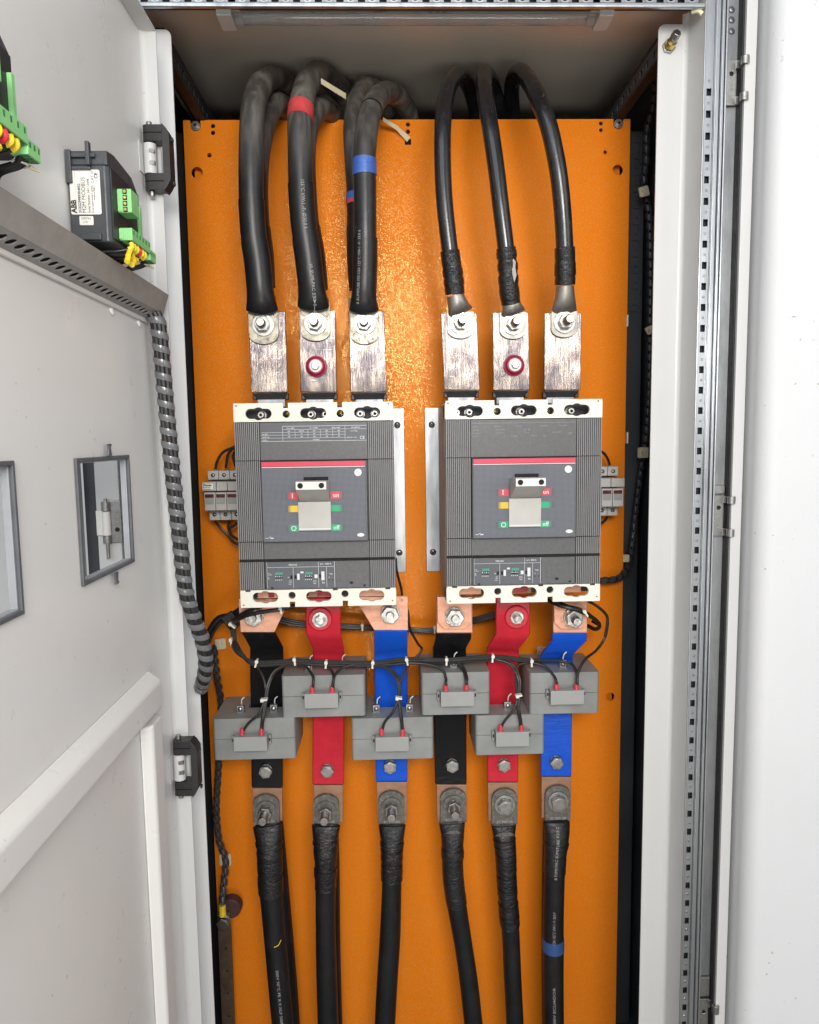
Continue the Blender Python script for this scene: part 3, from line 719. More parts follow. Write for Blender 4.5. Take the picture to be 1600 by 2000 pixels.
# ------------------------------------------------------------------ panel meters on the door
def meter(dY, label, nearest):
    Y0, Y1, X1 = -.4835 + dY, -.4050 + dY, -.2800
    zt, zb = 1.6030, 1.5280
    t = thing('panel_meter', label, 'meter', (XD, (Y0 + Y1) / 2, zb), 'panel meters on the door')
    b = MB()
    prof = [(XD + .001, Y0), (X1 - .003, Y0), (X1, Y0 + .003), (X1, Y1 - .004), (X1 - .004, Y1), (XD + .001, Y1)]
    b.prism(prof, [], (0, 0, 0), EX, EY, EZ, zb, zt - .010)
    body = b.build('housing', METER, t, bevel=.0012)
    # sloping top shoulder of the housing
    b = MB(); b.prism([(Y0 + .0005, zt - .0099), (Y0 + .0005, zt + .002), (Y0 + .020, zt + .0045), (Y1 - .016, zt + .0005), (Y1 - .0005, zt - .0099)], [], (0, 0, 0), EY, EZ, EX, XD + .0012, X1 - .0006)
    b.build('housing_top', METER, t, bevel=.001)
    MB().box(X1 + .0001, X1 + .0012, Y0 + .004, Y1 - .004, zb + .004, zt - .012).build('back_plate', METERB, t)
    # mounting clip at the top of the near side
    b = MB(); b.box(XD + .0005, XD + .0055, Y0 - .0035, Y0 - .0002, zt - .026, zt + .002).box(XD + .0056, XD + .026, Y0 - .0030, Y0 - .0003, zt - .0045, zt - .0005).box(XD + .0056, XD + .022, Y0 - .0035, Y0 - .0003, zt - .015, zt - .012).box(XD + .019, XD + .0225, Y0 - .006, Y0 - .0003, zt - .0118, zt + .008)
    b.build('mounting_clip', METER, t, bevel=.0008)
    MB().box(XD + .010, XD + .028, Y0 - .0034, Y0 - .0003, zb + .001, zb + .007).build('mounting_clip', METER, t, bevel=.0008)
    MB().box(X1 - .006, X1 - .0048, Y0 - .0006, Y0 + .0002, zb + .008, zt - .022).build('corner_rib', METER, t)
    if nearest:
        a = at(134.4, 331.6, Y0 - .0008); c = at(199, 418.5, Y0 - .0008)
        x0, x1, z1, z0 = a.x, at(197, 375, Y0).x, a.z, c.z
        lab = MB(); lab.prism(rrect(x0, x1, z0, z1, .0016), [], (0, 0, 0), EX, EZ, EY, Y0 - .0009, Y0 - .0004)
        lo = lab.build('label', LABEL, t)
        w = x1 - x0; tx = MB(); yy = Y0 - .00105
        def row(s, f, size, bold=0., zoff=.0012): tx.text(s, size, (x0 + w * f, yy, z0 + zoff), EZ, -EX, -EY, bold=bold)
        row('ABB', .18, .0062, .00025); row('2CSG299893R4052', .335, .0031, .00008); row('M2M MODBUS', .50, .0047)
        row('Serial Number: 34/11-0348', .635, .0026, .00004); row('Power supply 24-240 V a.c./d.c.', .745, .0018, .00004); row('50-60 Hz 7VA', .82, .0018, .00004, .012)
        row('CAT III', .80, .0036, 0, z1 - z0 - .0115); row('CE', .93, .0042, .0001, z1 - z0 - .0075)
        tx.text('D', .0022, (x0 + w * .79, yy, z1 - .0155), EZ, -EX, -EY)
        for p, q2 in (((.70, -.0178), (.70, -.0130)), ((.70, -.0130), (.82, -.0130)), ((.82, -.0130), (.82, -.0178)), ((.82, -.0178), (.70, -.0178))):
            tx.line((x0 + w * p[0], yy, z1 + p[1]), (x0 + w * q2[0], yy, z1 + q2[1]), .00022, (0, -1, 0))
        for f in (.19, .36, .53, .66, .86): tx.line((x0 + w * f, yy, z0 + .001), (x0 + w * f, yy, z1 - .001), .00012, (0, -1, 0))
        tx.build('lettering', PRINTK, lo, flat=True)
        a = at(155, 422, Y0 - .0008); c = at(183, 439.5, Y0 - .0008)
        s2 = MB(); s2.prism(rrect(a.x, c.x, c.z, a.z, .0008), [], (0, 0, 0), EX, EZ, EY, Y0 - .0009, Y0 - .0004); so = s2.build('quality_sticker', LABEL, t)
        MB().text('PASSED', .0026, (c.x - .0018, Y0 - .00105, c.z + .0066), -EX, -EZ, -EY).text('Q.C', .0026, (c.x - .0048, Y0 - .00105, c.z + .0034), -EX, -EZ, -EY).build('lettering', PRINTK, so, flat=True)
    # green plug-in terminals on the back
    def plug(Ya, Yb, Xa, Xb, za, zb_, screws=0, slots=0, name='terminal_block'):
        o = MB().box(Xa, Xb, Ya, Yb, za, zb_).box(Xa, Xa + (Xb - Xa) * .35, Ya - .0012, Ya - .0001, za + .0008, zb_ - .0008).build(name, GREEN, t, bevel=.0006)
        for k in range(screws):
            zc = za + (zb_ - za) * (k + .5) / screws
            MB().box(Xa + (Xb - Xa) * .40, Xa + (Xb - Xa) * .70, Ya - .0005, Ya + .002, zc - .0021, zc + .0021).build('terminal_opening', HOLE, o)
            c = V((Xa + (Xb - Xa) * .55, Ya - .0006, zc)); MB().cyl(c, c - EY * .0004, .0014, n=10).build('terminal_screw', BRASS, o)
        for k in range(slots):
            yc = Ya + (Yb - Ya) * (k + .5) / slots
            MB().box(Xb - .0004, Xb + .0002, yc - .0010, yc + .0010, za + (zb_ - za) * .5, zb_ - .0018).build('slot', GREEND, o)
            MB().box(Xa + (Xb - Xa) * .45, Xb - .0012, yc - .0022, yc + .0022, za - .0003, za + .001).build('wire_entry', GREEND, o)
        return o
    X2 = X1 + .0013
    plug(Y0 + .016, Y0 + .036, X2, X2 + .0122, 1.5575, 1.5782, screws=4)
    plug(Y0 + .016, Y1 - .012, X2, X2 + .0115, 1.5335, 1.5443, slots=6)
    plug(Y1 - .0115, Y1 + .006, X2 - .001, X2 + .0108, 1.5280, 1.5382, slots=3)
    MB().box(X2, X2 + .003, Y1 - .011, Y1 - .007, 1.541, 1.578).build('terminal_header', GREEN, t)
    b = MB()
    for i in range(7):
        for j in range(8):
            c = V((X1 + .0012, Y0 + .038 + i * .0034 + (j % 2) * .0017, 1.5365 + j * .0022)); b.cyl(c, c + EX * .0003, .0008, n=6)
    b.build('vent_holes', HOLE, t)
    b = MB()
    for k in range(5): b.line((X1 + .0014, Y1 - .006, 1.535 + k * .009), (X1 + .0014, Y1 - .002, 1.535 + k * .009), .0004, (1, 0, 0))
    b.line((X1 + .0014, Y1 - .006, 1.53), (X1 + .0014, Y1 - .006, 1.575), .0004, (1, 0, 0))
    b.build('printed_marks', PRINTG, t, flat=True)
    # wires with yellow and red markers
    for k in range(6):
        yk = Y0 + .021 + k * .0070; xk = X2 + .0075
        end = V((XRl - .008, yk - .006 + k * .004, 1.508))
        pth = catmull([(xk, yk, 1.535), (xk + .001, yk, 1.528), (xk - .010, yk + (.002 if k % 2 else -.003), 1.5245), (XRl - .005, yk - .004 + k * .002, 1.5225), end], 6)
        MB().tube(pth, .0012, 8).build('wire', WIRE, t)
        mk = YELLOW if k != 3 else REDM
        MB().tube(pth[2:9], .00215, 10).build('wire_marker', mk, t)
    for k, (dy, dz, rx) in enumerate(((.0, .0, .7), (.006, -.003, -.6), (-.005, -.005, .9), (.009, -.007, .5))):
        c = V((X2 + .0075, Y0 + .020 + dy, 1.524 + dz)); d = V((0, math.cos(rx), math.sin(rx)))
        MB().cyl(c - d * .0075, c + d * .0075, .0026, n=10).build('wire_marker', YELLOW, t)
    for k in range(3):
        MB().tube(catmull([(X2 + .004, Y1 - .008 + k * .004, 1.529), (X2 - .002, Y1 - .003 + k * .003, 1.5255), (XRl - .006, Y1 + .000 + k * .003, 1.5205), (XRl - .009, Y1 + .004 + k * .003, 1.505)], 6), .0020, 8).build('wire', WIRE, t)
    MB().tube([(X2 - .001 + .0045 * math.cos(a), Y1 + .001 + .006 * math.sin(a), 1.5262) for a in [k * .7 for k in range(10)]], .0009, 6).build('cable_tie', TIE, t)
    MB().tube([(X2 + .003, Y1 + .006, 1.5262), (X2 + .006, Y1 + .013, 1.5255)], [.0016, .0009], 8).build('tie_tail', TIEY, t)
    return t
meter(0, 'dark grey panel meter with white label and green terminals above the slotted rail', True)
meter(-.240, 'dark grey panel meter cut off by the left picture edge, green terminals', False).location.z += .010

# ------------------------------------------------------------------ spiral wrapped looms
def spiral(name, root, path, R, pitch, frac, m, th=.0008, wires=6, wm=None, wr=.35):
    T, F = frames(path); n = len(path); step = (path[1] - path[0]).length; L = step * (n - 1)
    def pt(s, ang, r):
        f = max(0, min(n - 1.001, s / step)); k = int(f); t = f - k
        c = path[k].lerp(path[k + 1], t); a = F[k][0].lerp(F[k + 1][0], t); b = F[k][1].lerp(F[k + 1][1], t)
        return c + (a * math.cos(ang) + b * math.sin(ang)) * r
    steps = int(L / pitch * 18); vs = []; fs = []
    for i in range(steps + 1):
        s = L * i / steps; ang = -2 * math.pi * s / pitch
        hw = pitch * frac / 2
        for ds, dr in ((-hw, 0), (0, th * .8), (hw, 0), (hw, -th), (-hw, -th)): vs.append(pt(s + ds, ang, R + dr))
    for i in range(steps):
        for k in range(5):
            k2 = (k + 1) % 5; fs.append((i * 5 + k, i * 5 + k2, i * 5 + 5 + k2, i * 5 + 5 + k))
    MB().add(vs, fs).build('spiral_wrap', m, root, sharp=50)
    for w in range(wires):
        a0 = 2 * math.pi * w / max(1, wires)
        off = [pt(i * step, a0 + .4 * math.sin(i * .05), R * .60 if wires > 1 else 0) for i in range(n)]
        MB().tube(off, R * wr, 8).build('wire', wm or WIRE, root)
loom = thing('door_loom', 'thick black wire loom in grey spiral wrap hanging along the door edge', 'cable loom', at(308, 640, -.30))
pth = [at(300, 612, -.300), at(310, 640, -.298), at(318, 720, -.294), at(328, 830, -.291), at(340, 950, -.288), at(352, 1060, -.286), at(362, 1150, -.283), at(378, 1205, -.275), at(395, 1250, -.262), at(402, 1295, -.25), at(397, 1330, -.235), at(392, 1345, -.20)]
spiral('door_loom', loom, resample(catmull(pth, 14), .003), .0093, .0158, .50, WRAP, wires=7)
# loom on the right inner side wall
loom2 = thing('side_loom', 'black spiral wrapped loom running down the right inner side wall', 'cable loom', at(1240, 900, .03))
pth = [at(1281, 120, -.05), at(1277, 200, -.01), at(1264, 255, .01), at(1263, 310, .02), at(1258, 360, .03), at(1268, 420, .03), at(1271, 520, .03), at(1270, 640, .03), at(1268, 760, .03), at(1262, 850, .03), at(1254, 900, .03), at(1243, 985, .03), at(1236, 1050, .025), at(1230, 1095, .01), at(1218, 1122, -.008), at(1200, 1132, -.02), at(1165, 1134, -.03)]
spiral('side_loom', loom2, resample(catmull(pth, 14), .003), .0055, .0145, .70, WRAPK, wires=4)
def tie_mount(P, name, lab, tilt=0, s=.0095, n=(0, -1, 0)):
    P = V(P); en = V(n); eu = V((math.cos(tilt), 0, math.sin(tilt))) if abs(en.y) > .5 else V((0, math.cos(tilt), math.sin(tilt))); ev = en.cross(eu)
    t = thing(name, lab, 'tie mount', P, 'adhesive tie mounts')
    MB().prism(rrect(-s, s, -s, s, .002), [rect(-s * .28, s * .28, -s * .28, s * .28)], P, eu, ev, en, 0, .0035).build('base', TIEY, t, bevel=.0006)
    MB().obox(P + en * .0042, eu, ev, en, s * .22, s * .5, .0012).build('bridge', TIE, t, bevel=.0003)
tie_mount(at(1257, 375, .012), 'tie_mount', 'tilted pale adhesive tie mount high on the right loom', .25, .0075)
tie_mount(at(1255, 884, .02), 'tie_mount', 'square ivory tie mount on the right side wall level with the right breaker', 0, .0085)
tie_mount(at(1221, 1090, .004), 'tie_mount', 'small white tie mount at the plate edge right of the right breaker', 0, .006)
tie_mount(at(1268, 645, .015), 'tie_mount', 'narrow white tie mount half hidden by the right white strip', .5, .006)
tie_mount(at(432, 1257, -.004), 'tie_mount', 'pale tie mount on the orange plate left of the black busbar', .1, .0085)
tie_mount(at(441, 1678, -.004), 'tie_mount', 'ivory tie mount at the lower left of the orange plate', 0, .0095)
for py, lab in ((626, 'white plastic edge clip on the right plate edge beside the upper busbars'), (855, 'white plastic edge clip on the right plate edge beside the right breaker')):
    P = at(1226, py, -.002)
    tag(MB().box(P.x - .0012, P.x + .0012, -.003, .006, P.z - .009, P.z + .009).build('edge_clip', TIE, bevel=.0006), lab, 'clip', 'plate edge clips')
# loom down the lower left
loom3 = thing('earth_loom', 'thin dark spiral wrapped loom down the lower left of the plate', 'cable loom', at(425, 1500, -.012))
pth = [at(418, 1262, -.03), at(424, 1320, -.02), at(432, 1372, -.012), at(430, 1420, -.012), at(427, 1500, -.012), at(423, 1580, -.012), at(428, 1640, -.012), at(441, 1680, -.016), at(437, 1730, -.026), at(434, 1772, -.040)]
spiral('earth_loom', loom3, resample(catmull(pth, 14), .003), .0052, .0150, .62, WRAPK, wires=3, wm=WIREG)
MB().tube([at(434, 1768, -.041), at(435, 1789, -.043)], .0056, 10).build('yellow_sleeve', YELLOW, loom3)
# copper earth bar at the bottom left
eb = thing('earth_bar', 'dull brown copper earth bar on a maroon insulator, lower left', 'busbar', at(440, 1900, -.03))
x0 = at(426, 1800, -.03).x; x1 = at(451, 1800, -.03).x
zt_ = at(440, 1780, -.03).z
hs = [circle((x0 + x1) / 2 + .001, at(440, yy, -.03).z, .0022, 10) for yy in (1850, 1893, 1937, 1982)]
MB().prism(rect(x0, x1, .35, zt_), hs, (0, 0, 0), EX, EZ, EY, -.034, -.029).build('bar', YB, eb, bevel=.0006)
P = at(452, 1770, -.02)
MB().cyl((P.x, -.012, P.z), (P.x, -.0285, P.z), .0178, .0165, n=28).build('insulator', INSD, eb, bevel=.002)
bolt(eb, at(438, 1798, -.0345), wr=.0115, nr=.0095, hexhead=True, m=STEELD, nh=.006)
# ------------------------------------------------------------------ circuit breakers
BW, BH, BT = .210, .2723, 1.400; YF = -.185
def indicator_mat(name, c, left):
    """printed colour bar that fades out into the grey ground (flat print)"""
    n = N(name); sx = n.new('ShaderNodeSeparateXYZ'); n.link(n.tc.outputs['Generated'], sx.inputs[0])
    f = n.ramp(sx.outputs['X'], .12 if left else .88 - .35, .47 if left else .88)
    b = n.mix(f, STICKC if left else c, c if left else STICKC); n.base(b); return n.set(.42)
STICKC = (.095, .10, .113)
IND = {(k, s): indicator_mat('print_%s_%s' % (k, 'left' if s else 'right'), c, s) for k, c in (('red', (.66, .055, .085)), ('yellow', (.74, .47, .02)), ('green', (.022, .36, .17))) for s in (True, False)}
def grid_mat():
    n = N('crosshatched_front'); sx = n.new('ShaderNodeSeparateXYZ'); n.link(n.tc.outputs['Object'], sx.inputs[0])
    a = n.math('SINE', n.math('MULTIPLY', sx.outputs['X'], 2 * math.pi / .00155)); c = n.math('SINE', n.math('MULTIPLY', sx.outputs['Z'], 2 * math.pi / .00155))
    g = n.math('MULTIPLY', n.ramp(a, .15, .55), n.ramp(c, .15, .55))
    n.base(n.mix(g, (.085, .092, .112), (.26, .275, .31))); n.bump(g, .3, .0006); return n.set(.40)
GRID = grid_mat()
REDS = pm('breaker_red_stripe', (.62, .045, .085), .4, var=.05)

def breaker(x0, label, variant):
    """u runs right from the breaker's left edge, v down from its top edge"""
    t = thing('circuit_breaker', label, 'circuit breaker', (x0 + BW / 2, -.085, BT - BH), 'moulded case circuit breakers')
    X = lambda u: x0 + u
    Z = lambda v: BT - v
    def U(xz, yz): k = (yz - 57) / 1445; l = 275 + 45 * k; r = 1420 + 5 * k; return BW * (xz - l) / (r - l)
    def Vv(yz): return BH * (yz - 57) / 1445
    def box(u0, u1, v0, v1, ya, yb): return MB().box(X(u0), X(u1), ya, yb, Z(v1), Z(v0))
    # shell
    box(.0025, BW - .0025, .0245, .2485, -.1775, -.088).build('body', BRK, t, bevel=.0015)
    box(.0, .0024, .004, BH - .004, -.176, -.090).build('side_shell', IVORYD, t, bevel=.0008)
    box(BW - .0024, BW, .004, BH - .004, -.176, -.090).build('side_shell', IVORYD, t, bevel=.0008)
    # terminal chambers behind the covers
    box(.004, BW - .004, .003, .0243, -.150, -.092).build('terminal_chamber', BRKD, t)
    box(.004, BW - .004, .2487, BH - .003, -.135, -.092).build('terminal_chamber', BRKD, t)
    # ribbed flanks, four bands each side
    for u0, u1 in ((.0006, .0338), (.1755, BW - .0006)):
        b = MB(); bb = MB(); n = 13; p = (u1 - u0) / n
        for v0, v1, yo in ((.0252, .0747, 0), (.0756, .1826, -.0012), (.1838, .2066, 0), (.2104, .2478, -.0004)):
            bb.box(X(u0), X(u1), YF + .0042 + yo, -.178, Z(v1), Z(v0))
            for i in range(n): b.box(X(u0 + p * (i + .18)), X(u0 + p * (i + .78)), YF + yo, YF + .0041 + yo, Z(v1), Z(v0))
        b.build('ribs', BRKR, t)['kind'] = 'stuff'; bb.build('rib_backing', BRKD, t)  # darker backing puts the shade of the grooves into colour
    # centre fascia pieces
    box(.0340, .1753, .0252, .0752, YF + .0006, -.1776).build('upper_fascia', BRK, t, bevel=.0006)
    box(.0340, .1753, .1838, .2070, YF + .0010, -.1776).build('lower_fascia', BRK, t, bevel=.0006)
    box(.0010, BW - .001, .2072, .2100, YF + .0028, -.1776).build('seam', HOLE, t)
    # front cover with the toggle
    yc = YF - .0075
    fc = box(.0350, .1738, .0762, .1830, yc, -.1776).build('front_cover', BRK, t, bevel=.0009)
    box(.0368, .1712, .0855, .1815, yc - .0006, yc - .0001).build('crosshatched_panel', GRID, fc)
    box(.0364, .1716, .0768, .0832, yc - .0012, yc - .0001).build('red_stripe', REDS, fc, bevel=.0004)
    box(.0366, .1714, .0836, .0846, yc - .0009, yc - .0001).build('white_line', PRINTW, fc)
    yp = yc - .0008
    # toggle
    ux0, ux1 = .0850, .1240
    hs = MB(); hs.prism([(yp - .0002, Z(.1020)), (yp - .0002, Z(.1292)), (YF - .012, Z(.1290)), (-.2345, Z(.1112)), (-.2345, Z(.1008)), (-.230, Z(.0998)), (-.205, Z(.1012))], [], (0, 0, 0), EY, EZ, EX, X(ux0), X(ux1))
    hd = hs.build('toggle', HANDLE, t, bevel=.0012)
    box(ux0 + .0004, ux1 - .0004, .1010, .1110, -.2357, -.2346).build('toggle_cap', HANDW, hd, bevel=.0005)
    for u in (ux0 + .0062, ux1 - .0062):
        c = V((X(u), -.2358, Z(.1058))); MB().cyl(c, c - EY * .0004, .0035, n=20).build('toggle_hole', HOLE, hd)
    box(ux0 + .006, ux1 - .001, .0972, .1016, yp - .0009, yp - .0002).build('toggle_slot', HOLE, fc)
    box(ux0 - .0022, ux1 + .0018, .1294, .1677, YF - .0125, yp - .0002).build('toggle_apron', HANDLE, t, bevel=.0008)
    box(ux0 - .0012, ux1 + .0008, .1646, .1662, YF - .0130, YF - .0126).build('apron_line', PRINTW, t)
    # printed position bars
    tw = MB()
    for side, ua, ub in ((True, .0665, ux0 - .0023), (False, ux1 + .0019, .1435)):
        for key, v0, v1 in (('red', .1168, .1262), ('yellow' if side else 'green', .1345, .1430), ('green', .1602, .1690)):
            box(ua, ub, v0, v1, yp - .0006, yp - .0001).build('position_print', IND[(key, side)], fc)
    e3 = (EX, EZ, -EY); yt = yp - .0008
    tw.text('on', .0078, (X(ux1 + .0045), yt, Z(.1240)), *e3, bold=.00012); tw.text('off', .0078, (X(ux1 + .0042), yt, Z(.1668)), *e3, bold=.00012)
    tw.box(X(.0748), X(.0762), yt - .0001, yt + .0001, Z(.1245), Z(.1182))
    tw.ring((X(.0762), yt, Z(.1646)), (X(.0762), yt - .0001, Z(.1646)), .0033, .0024, 24)
    tw.line((X(.0385), yt, Z(.1772)), (X(.0425), yt, Z(.1772)), .0006, -EY); tw.line((X(.0425), yt, Z(.1772)), (X(.0452), yt, Z(.1750)), .0006, -EY)
    tw.line((X(.0450), yt, Z(.1772)), (X(.0492), yt, Z(.1772)), .0013, -EY); tw.line((X(.0455), yt, Z(.1758)), (X(.0455), yt, Z(.1785)), .0006, -EY)
    tw.build('lettering', PRINTW, fc, flat=True)
    c = V((X(.1622), yp - .0002, Z(.0920))); MB().cyl(c, c - EY * .0012, .0050, n=28).build('round_button', HANDW, fc, bevel=.0004)
    c = V((X(.1642), yp - .0001, Z(.1748))); MB().prism(circle(0, 0, .0048, 24, .0024), [], c, EX, EZ, -EY, 0, .0008).build('oval_badge', HANDW, fc)
    # rating plate
    yl = YF + .0004
    box(.0352, .1745, .0296, .0502, yl, YF + .0005).build('rating_plate', STICK if variant == 0 else BRK, t)
    tp = MB(); yt2 = yl - .0002
    T2 = lambda s, u, v, size, al='CENTER': tp.text(s, size, (X(u), yt2, Z(v)), *e3, align=al, bold=.00003)
    if variant == 0:
        cols = [.0640, .0803, .0971, .1135, .1297, .1459]
        for v in (.0305, .0500): tp.line((X(.0640 if v < .04 else .0355), yt2, Z(v)), (X(.1742), yt2, Z(v)), .00045, -EY)
        for v in (.0348, .0385, .0420, .0458): tp.line((X(.0355 if v > .036 else .0640), yt2, Z(v)), (X(.1459 if v != .0348 else .1742), yt2, Z(v)), .00032, -EY)
        for u in (.0640, .1459): tp.line((X(u), yt2, Z(.0500 if u < .1 else .0490)), (X(u), yt2, Z(.0305)), .00036, -EY)
        for u in cols[1:-1]: tp.line((X(u), yt2, Z(.0458)), (X(u), yt2, Z(.0348)), .00030, -EY)
        T2('Ue = 690V', .0745, .0338, .0023); T2('Ui = 1000V', .105, .0338, .0023); T2('Uimp = 8kV', .134, .0338, .0023); T2('IEC 60947-2', .1600, .0338, .0023)
        for i, (a, b2, c2) in enumerate((('230', '70', '100'), ('400/415', '36', '100'), ('440', '30', '100'), ('500', '25', '100'), ('690', '20', '75'))):
            uc = (cols[i] + cols[i + 1]) / 2
            T2(a, uc, .0376, .0022); T2(b2, uc, .0412, .0022); T2(c2, uc, .0449, .0022)
        T2('Icu (kA)', .0372, .0412, .0022, 'LEFT'); T2('Ics (% Icu)', .0372, .0449, .0022, 'LEFT'); T2('CAT A', .0372, .0492, .0023, 'LEFT'); T2('~ 50-60Hz', .107, .0491, .0023)
        T2('ABB SACE - ITALY', .1480, .0466, .0017, 'LEFT'); T2('CE', .1650, .0482, .0056, 'LEFT')
        tp.line((X(.1530), yt2, Z(.0378)), (X(.1570), yt2, Z(.0378)), .0004, -EY); tp.line((X(.1570), yt2, Z(.0378)), (X(.1592), yt2, Z(.0362)), .0004, -EY); tp.line((X(.1592), yt2, Z(.0378)), (X(.1622), yt2, Z(.0378)), .0007, -EY)
        tp.build('lettering', PRINTW, t, flat=True)
    else:
        tp.line((X(.0355), yt2, Z(.0300)), (X(.1742), yt2, Z(.0300)), .0004, -EY)
        for u, v, s in ((.0372, .0352, 'SACE'), (.065, .0352, 'Ue=690V'), (.094, .0352, 'Ui=1kV'), (.126, .0352, 'Uimp=8kV'), (.152, .0352, 'IEC 60947'), (.0372, .0396, 'Icu (kA)'), (.067, .0396, '230 400 440'), (.105, .0396, '500  690'), (.0372, .0438, 'Ics (%Icu)'), (.067, .0438, '70  36  30'), (.105, .0438, '25   20'), (.0372, .0482, 'CAT A'), (.088, .0482, '50-60Hz'), (.114, .0482, 'Made in'), (.130, .0482, 'Italy'), (.143, .0438, 'IEC 60947-2')):
            tp.text(s, .0024, (X(u), yt2, Z(v)), *e3)
        tp.text('CE', .0042, (X(.1640), yt2, Z(.0462)), *e3)
        tp.build('lettering', PRINTF, t, flat=True)
    # electronic trip unit
    yu = YF + .0002
    tu = box(.0372, .1748, .2106, .2478, yu, -.1776).build('trip_unit', BRK, t, bevel=.0006)
    box(.0382, .1282, .2118, .2474, yu - .0004, yu - .0001).build('trip_panel', STICK, tu)
    box(.1290, .1738, .2114, .2474, yu - .0009, yu - .0001).build('blank_cover', BRK, tu, bevel=.0004)
    tp = MB(); tg = MB(); tk = MB(); yy = yu - .0006
    zu = lambda y: .2106 + (y - 62) / (345 - 62) * .0372          # from the zoomed view of the unit
    uu = lambda x: .0372 + (x - 290) / (1308 - 290) * .1376
    def L(xa, ya, xb, yb, w=.00038): tp.line((X(uu(xa)), yy, Z(zu(ya))), (X(uu(xb)), yy, Z(zu(yb))), w, -EY)
    L(292, 118, 955, 118); L(800, 66, 800, 330); L(550, 120, 550, 335); L(880, 118, 880, 330); L(960, 66, 960, 330, .0005); L(292, 66, 292, 338)
    def T3(s, x, y, size, m=None): (m or tp).text(s, size, (X(uu(x)), yy, Z(zu(y))), *e3, bold=.00004)
    T3('PR221DS', 508, 102, .0029); T3('In=~ 1000 A' if variant == 0 else 'In=~ 800 A', 818, 97, .0029)
    T3('I1=', 300, 184, .0020); T3('In x(0,4+', 298, 197, .0016); T3('L', 302, 238, .0040); T3('t1', 494, 230, .0030); T3('3s 6', 508, 262, .0018); T3('12s 6', 504, 279, .0018); T3('t=6I1', 500, 298, .0018)
    T3('I2', 762, 222, .0032, tk); T3('0,1s 1', 748, 262, .0018); T3('0,25s 2', 742, 278, .0018); T3('t=8In', 746, 296, .0018); T3('N', 834, 295, .0042); T3('Test', 905, 200, .0026); T3('+   -', 898, 237, .0030)
    tp.box(X(uu(588)), X(uu(612)), yy - .0001, yy, Z(zu(250)), Z(zu(186))); T3('S', 589, 214, .0038, tk); T3('I', 595, 246, .0038, tk)
    tp.box(X(uu(760)), X(uu(790)), yy - .0001, yy, Z(zu(236)), Z(zu(198))); tp.box(X(uu(828)), X(uu(858)), yy - .0001, yy, Z(zu(258)), Z(zu(168))); tp.box(X(uu(622)), X(uu(652)), yy - .0001, yy, Z(zu(182)), Z(zu(164)))
    for gx in (372, 668):
        for k in range(4):
            xk = gx + k * 19
            tg.add([(X(uu(xk + 6)), yy, Z(zu(170))), (X(uu(xk + 18)), yy, Z(zu(170))), (X(uu(xk + 12)), yy, Z(zu(196))), (X(uu(xk)), yy, Z(zu(196)))], [(0, 1, 2, 3)])
            tk.box(X(uu(xk - 2)), X(uu(xk + 13)), yy - .0001, yy, Z(zu(232)), Z(zu(202)))
            tp.box(X(uu(xk + 1)), X(uu(xk + 10)), yy - .0004, yy - .0002, Z(zu(218)), Z(zu(206 + (k % 2) * 4)))
            tp.box(X(uu(xk - 2)), X(uu(xk + 7)), yy - .0001, yy, Z(zu(252)), Z(zu(244)))
    for gx, gy in ((530, 220), (570, 220), (812, 215)): tk.box(X(uu(gx - 8)), X(uu(gx + 12)), yy - .0002, yy - .0001, Z(zu(gy + 18)), Z(zu(gy - 18)))
    for gx in (902, 938):
        c = V((X(uu(gx)), yy, Z(zu(258)))); tk.cyl(c, c - EY * .0003, .0008, n=10)
    tk.box(X(uu(1108)), X(uu(1140)), yu - .0013, yu - .0010, Z(zu(300)), Z(zu(278))); tk.box(X(uu(328)), X(uu(350)), yy - .0003, yy, Z(zu(340)), Z(zu(322))); tk.box(X(uu(1242)), X(uu(1266)), yu - .0013, yu - .001, Z(zu(328)), Z(zu(310)))
    tp.build('lettering', PRINTW, tu, flat=True); tg.build('dip_switch_print', PRINTG, tu, flat=True); tk.build('dip_switches', HOLE, tu, flat=True)
    # ivory terminal covers with their openings
    def keyhole(cx, cz, w=.0172, h=.0066, r=.0085):
        pts = []
        a0 = math.asin(h / r); wc = w - h
        for i in range(9): a = -math.pi / 2 + math.pi * i / 8; pts.append((cx + wc + h * math.cos(a), cz + h * math.sin(a)))
        for i in range(7): a = a0 + (math.pi - 2 * a0) * i / 6; pts.append((cx + r * math.cos(a), cz + r * math.sin(a)))
        for i in range(9): a = math.pi / 2 + math.pi * i / 8; pts.append((cx - wc + h * math.cos(a), cz + h * math.sin(a)))
        for i in range(7): a = math.pi + a0 + (math.pi - 2 * a0) * i / 6; pts.append((cx + r * math.cos(a), cz + r * math.sin(a)))
        return pts
    rnd = random.Random(3 + variant)
    us = [U(v, 130) for v in (458, 847, 1232)]; vc = Vv(130)
